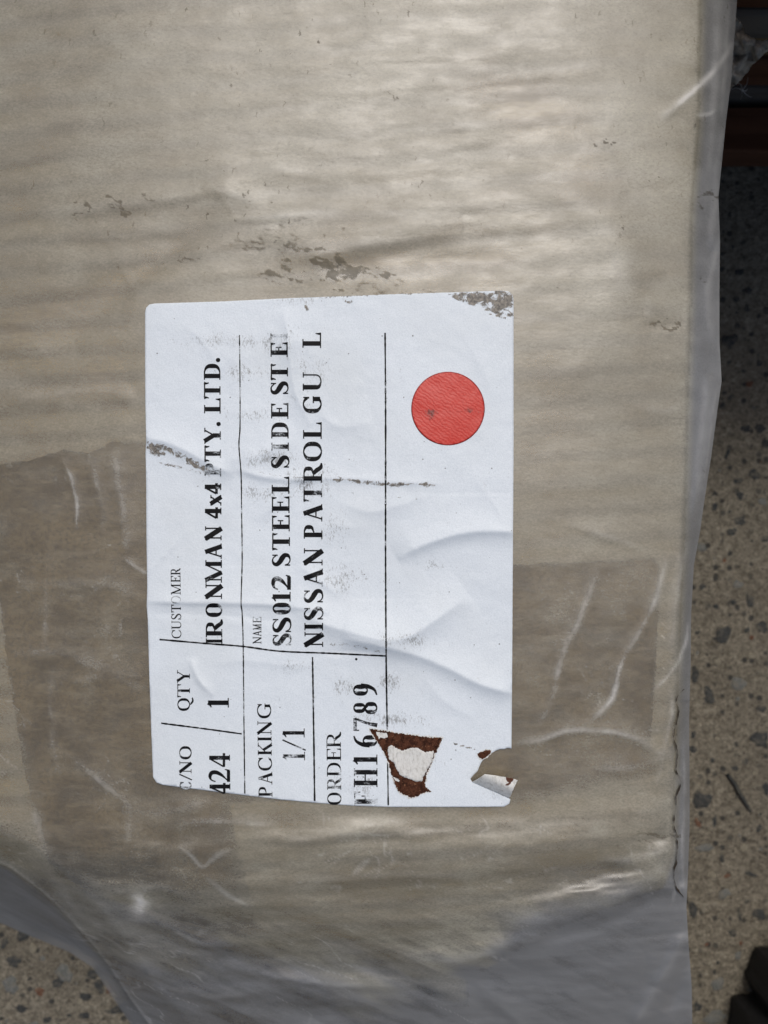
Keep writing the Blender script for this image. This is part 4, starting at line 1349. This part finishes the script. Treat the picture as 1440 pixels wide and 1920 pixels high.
text_line([('N', 1213, 1185), ('I', 1182, 1168), ('S', 1163, 1137, .35), ('S', 1131, 1104), ('A', 1100, 1066, .2), ('N', 1060, 1028), ('P', 1010, 982), ('A', 978, 945), ('T', 940, 908, .3), ('R', 905, 868),
           ('O', 865, 828), ('L', 823, 793), ('G', 775, 743), ('U', 733, 698), ('L', 652, 625)], 571, 606, 567, 602, 8.6, 2.4, .0)
text_line([('C', 1480, 1466, .6), ('/', 1463, 1451), ('N', 1450, 1427), ('O', 1424, 1399)], 337, 359, 336, 359, 5.0, 1.5, .1)
text_line([('4', 1488, 1468), ('2', 1467, 1442), ('4', 1438, 1412)], 393, 432, 392, 431, 7.6, 2.0, .02)
text_line([('Q', 1333, 1309), ('T', 1307, 1283), ('Y', 1281, 1256)], 333, 356, 332, 356, 4.8, 1.5, .12)
text_line([('1', 1327, 1309)], 390, 429, 390, 429, 8.6, 2.4, .03)
text_line([('P', 1494, 1474), ('A', 1471, 1447, .2), ('C', 1445, 1420), ('K', 1417, 1392), ('I', 1390, 1381), ('N', 1378, 1352), ('G', 1347, 1319)], 485, 511, 482, 508, 5.0, 1.5, .08)
text_line([('1', 1426, 1410), ('/', 1408, 1386), ('1', 1383, 1366)], 531, 572, 530, 571, 6.5, 1.9, .3)
text_line([('O', 1509, 1486), ('R', 1481, 1457, .3), ('D', 1456, 1430, .2), ('E', 1427, 1404, .15), ('R', 1402, 1372)], 614, 640, 612, 639, 5.0, 1.5, .12)
text_line([('F', 1511, 1484, .42), ('H', 1476, 1440, .32), ('1', 1434, 1415, .22), ('6', 1401, 1378), ('7', 1371, 1345, .28), ('8', 1340, 1315), ('9', 1305, 1282)], 664, 708, 662, 707, 8.6, 2.4, .03)


def rule(pts, w, wear=.1):
    q = smooth_line(pts, 24)
    L = np.concatenate([[0], np.cumsum(np.hypot(*np.diff(q, axis=0).T))])
    n = int(L[-1] / 2.5)
    X = np.interp(np.linspace(0, L[-1], n), L, q[:, 0]); Y = np.interp(np.linspace(0, L[-1], n), L, q[:, 1])
    dx, dy = np.gradient(X), np.gradient(Y); l = np.hypot(dx, dy)
    ww = w / 2 * (1 + 0.5 * VNoise(5)(Y / 6 + X / 6, X * 0))
    P = np.stack([np.stack([X - dy / l * ww, Y + dx / l * ww], -1), np.stack([X + dy / l * ww, Y - dx / l * ww], -1)], 1).reshape(-1, 2)
    W3 = Garr(P[:, 0], P[:, 1], label_z(P[:, 0], P[:, 1]) + 0.00006 + 0.00001)
    Fq = np.array([(2 * i, 2 * i + 1, 2 * i + 3, 2 * i + 2) for i in range(n - 1)])
    nz = np.cross(W3[Fq[0, 1]] - W3[Fq[0, 0]], W3[Fq[0, 2]] - W3[Fq[0, 0]])[2]
    if nz < 0:
        Fq = Fq[:, ::-1]
    wv = wear + 0.8 * np.clip(fbm(P[:, 0] / 20, P[:, 1] / 20, 78, 2), -.2, 1)
    mesh_obj('ruled_line', W3, Fq, M['ink'], parent=label, smooth=False, attrs=dict(wear=wv))


rule([(449, 628), (450, 720), (450, 800), (448, 835), (452, 890), (453, 960), (454, 1050), (452, 1128), (454, 1150), (456, 1212), (457, 1320), (459, 1488)], 2.2, .1)
rule([(722, 624), (723, 760), (723, 900), (723, 1050), (724, 1230), (726, 1366)], 3.0, .05)
rule([(726, 1366), (728, 1510)], 2.6, .15)
rule([(586, 1232), (588, 1360), (590, 1502)], 3.0, .05)
rule([(299, 1199), (380, 1206), (455, 1212), (525, 1221), (620, 1225), (724, 1230)], 3.0, -.05)
rule([(302, 1356), (380, 1366), (453, 1376)], 3.0, .0)
dotp = [(668 + 2.4 * math.cos(a), 1236 + 2.4 * math.sin(a)) for a in np.linspace(0, 2 * np.pi, 10, endpoint=False)]
cdt_patch('ink_dot', dotp, 2, z_off(0.00007), M['ink'], label, dense_edge=2, attrs=dict(wear=lambda x, y: np.zeros(x.shape) - .3))


# ------------------------------------------------------------------ timber platform at the upper right
def board(name, x0, x1, y0, y1, z0, z1, mat, parent, seed=0, bev=0.0012, seg=14):
    """a sawn board with worn, slightly uneven edges"""
    rg = np.random.default_rng(seed)
    prof = [(y0 + bev, z0), (y1 - bev, z0), (y1, z0 + bev), (y1, z1 - bev), (y1 - bev, z1), (y0 + bev, z1), (y0, z1 - bev), (y0, z0 + bev)]
    vs, fs = [], []
    for i in range(seg + 1):
        x = x0 + (x1 - x0) * i / seg
        for (y, z) in prof:
            vs.append((x, y + rg.uniform(-.0006, .0006), max(0.0, z + (rg.uniform(-.0005, .0005) if z > z0 + 1e-6 else 0))))
    n = len(prof)
    for i in range(seg):
        for k in range(n):
            fs.append((i * n + k, (i + 1) * n + k, (i + 1) * n + (k + 1) % n, i * n + (k + 1) % n))
    fs += [tuple(range(n)), tuple(range(seg * n + n - 1, seg * n - 1, -1))]
    return mesh_obj(name, vs, fs, mat, parent=parent, smooth=False)


DZ = 0.138
plat = empty('timber_platform', (0, 0, 0))
tag(plat, 'dark timber platform of boards in deep shade at the upper right', 'platform')
XB = 0.101
board('bottom_board', XB - .012, .75, .1445, .1635, 0.0, .0145, M['wood_red'], plat, 1)
zz = [0.0, .022, .040, .056, .0705, .0795, .0905, .104, .120, DZ - .001]
for i, (a, b) in enumerate(zip(zz[:-1], zz[1:])):
    board('bearer_slat', XB - .006 + .002 * (i % 3), .75, .166 + .0012 * ((i * 7) % 3), .225, a, b - .0012, M[['wood_red', 'wood_grey', 'wood_tan'][(i * 2 + 1) % 3]], plat, 10 + i)
for i, (a, b) in enumerate(zip(zz[:-1], zz[1:])):
    board('bearer_slat', XB, .75, .56, .62, a, b - .0012, M[['wood_red', 'wood_grey', 'wood_tan'][i % 3]], plat, 40 + i)
y = .098  # out-of-view deck, added and sized to shade the ground under it
for i in range(6):
    board('unseen_deck_board', XB + random.uniform(0, .004), .75, y, y + .086, DZ, DZ + .02, M['wood_grey'], plat, 30 + i)
    y += .0885

# cobwebbed scrap caught on the bearer
SCR = [(1296, 20), (1376, 28), (1392, 46), (1396, 64), (1410, 71), (1428, 77), (1442, 74), (1470, 60), (1480, 76), (1446, 92), (1433, 100), (1424, 110), (1414, 118), (1406, 130), (1398, 138),
       (1390, 150), (1378, 160), (1366, 174), (1296, 190)]


def scrap_z(x, y):
    return 0.086 + 0.010 * (120 - y) / 100 + 0.009 * fbm(x / 26, y / 26, 5, 4)


sc = cdt_patch('ragged_scrap', SCR, 5, scrap_z, M['scrap'], None, dense_edge=3, rough=1.6, thick=0.0004)
tag(sc, 'ragged grey brown dusty scrap hanging between parcel and timber boards', 'scrap')

# spider web threads below the scrap
vs, fs = [], []
hub = np.array(G(1391, 169, .068))
for (tx, ty, tz) in [(1378, 150, .066), (1402, 145, .066), (1410, 182, .060), (1372, 168, .068), (1388, 186, .060), (1401, 166, .066), (1383, 152, .066)]:
    e_ = np.array(G(tx, ty, tz)); d_ = e_ - hub
    side = np.cross(d_, (0, 0, 1)); side = side / (np.linalg.norm(side) + 1e-9)
    b0 = len(vs)
    for i in range(6):
        t_ = i / 5
        c_ = hub + d_ * t_ + side * .0006 * math.sin(t_ * 3)
        r_ = .00016 * (1 - .7 * t_)
        for k in range(3):
            a_ = k * 2.094
            vs.append(tuple(c_ + side * r_ * math.cos(a_) + np.array([0, 0, 1]) * r_ * math.sin(a_)))
    for i in range(5):
        for k in range(3):
            fs.append((b0 + i * 3 + k, b0 + i * 3 + (k + 1) % 3, b0 + i * 3 + 3 + (k + 1) % 3, b0 + i * 3 + 3 + k))
web = mesh_obj('spider_web', vs, fs, M['silk'])
tag(web, 'tiny tuft of white spider web below the ragged scrap', 'spider web')

# ------------------------------------------------------------------ black boot at the lower right
boot = empty('black_boot', G(1560, 2050, 0))
tag(boot, 'black boot with lugged rubber sole standing at the lower right', 'boot')
# sole outline in photo places at ground level: inner side with lugs, then out of the frame round the toe and heel
bz = 0.024
SOLE = [(1362, 1925), (1368, 1880), (1373, 1862), (1408, 1858), (1400, 1838), (1394, 1820), (1401, 1806), (1415, 1771), (1452, 1770), (1446, 1745), (1456, 1715), (1490, 1716), (1492, 1690), (1530, 1672),
        (1600, 1665), (1680, 1690), (1740, 1750), (1775, 1840), (1785, 1950), (1770, 2080), (1730, 2230), (1690, 2380), (1670, 2520), (1668, 2680), (1640, 2800), (1570, 2860), (1480, 2850), (1410, 2790),
        (1370, 2690), (1360, 2560), (1366, 2420), (1368, 2280), (1350, 2150), (1340, 2080), (1372, 2075), (1368, 2030), (1342, 2022), (1348, 1975), (1384, 1972), (1382, 1940)]
SOLE = [tuple(p) for p in smooth_line(SOLE + SOLE[:1], 3)[:-1]]
vs, fs = [], []
n = len(SOLE)
cxs, cys = np.mean([s[0] for s in SOLE]), np.mean([s[1] for s in SOLE])
for (zv, f) in ((0.0, .985), (.003, 1.0), (bz - .003, 1.0), (bz, .985)):
    for (a, b) in SOLE:
        q = G(cxs + (a - cxs) * f, cys + (b - cys) * f, 0.0)
        vs.append((q[0], q[1], zv))
for r_ in range(3):
    for i in range(n):
        fs.append((r_ * n + i, r_ * n + n + i, r_ * n + n + (i + 1) % n, r_ * n + (i + 1) % n))
fs += [tuple(range(n)), tuple(range(4 * n - 1, 3 * n - 1, -1))]
o = mesh_obj('sole', vs, fs, M['rubber'], smooth=False)
keep(o, boot)
# upper: rings narrowing upward, ankle shaft to the rear
plain = [(1432, 1890), (1440, 1830), (1462, 1775), (1500, 1730), (1550, 1705), (1610, 1702), (1670, 1730), (1715, 1790), (1735, 1870), (1740, 1960), (1725, 2080), (1695, 2220), (1660, 2370), (1645, 2520),
         (1640, 2660), (1610, 2760), (1560, 2800), (1490, 2795), (1430, 2740), (1400, 2640), (1395, 2520), (1402, 2400), (1412, 2260), (1412, 2120), (1418, 2000)]
n = len(plain)
vs, fs = [], []
rings = [(bz - .002, 1.0, 0), (bz + .006, 1.02, 0), (bz + .022, .99, 0), (bz + .036, .90, 0.02), (bz + .050, .78, .10), (bz + .066, .62, .24), (bz + .09, .52, .42), (bz + .13, .47, .56), (bz + .17, .46, .60)]
for (zv, f, back) in rings:
    for (a, b) in plain:
        yy = b
        front = max(0.0, (2300 - b) / 600)
        aa = 1540 + (a - 1540) * (f if f < .95 else f)
        bb = 2300 + (b - 2300) * (1 - back * (1.0 if b < 2300 else .05)) * (1 if f > .9 else .98)
        q = G(aa, bb, 0.0)
        vs.append((q[0], q[1], zv))
for r_ in range(len(rings) - 1):
    for i in range(n):
        fs.append((r_ * n + i, r_ * n + n + i, r_ * n + n + (i + 1) % n, r_ * n + (i + 1) % n))
fs.append(tuple(range((len(rings) - 1) * n, len(rings) * n))[::-1])
o = mesh_obj('upper', vs, fs, M['leather'])
keep(o, boot)
# welt seam round the upper
vs, fs = [], []
for i, (a, b) in enumerate(plain):
    c = Vector(G(1560 + (a - 1560) * 1.05, 2250 + (b - 2250) * 1.02, 0.0)); c.z = bz + .001
    t1 = Vector(G(*plain[(i + 1) % n], 0)) - Vector(G(*plain[i - 1], 0)); t1.z = 0; t1.normalize()
    nn = Vector((t1.y, -t1.x, 0))
    for k in range(6):
        an = k * math.pi / 3
        p_ = c + nn * .0022 * math.cos(an) + Vector((0, 0, .0018 * math.sin(an)))
        vs.append(tuple(p_))
for i in range(n):
    for k in range(6):
        j = (i + 1) % n
        fs.append((i * 6 + k, j * 6 + k, j * 6 + (k + 1) % 6, i * 6 + (k + 1) % 6))
o = mesh_obj('welt', vs, fs, M['rubber'])
keep(o, boot)
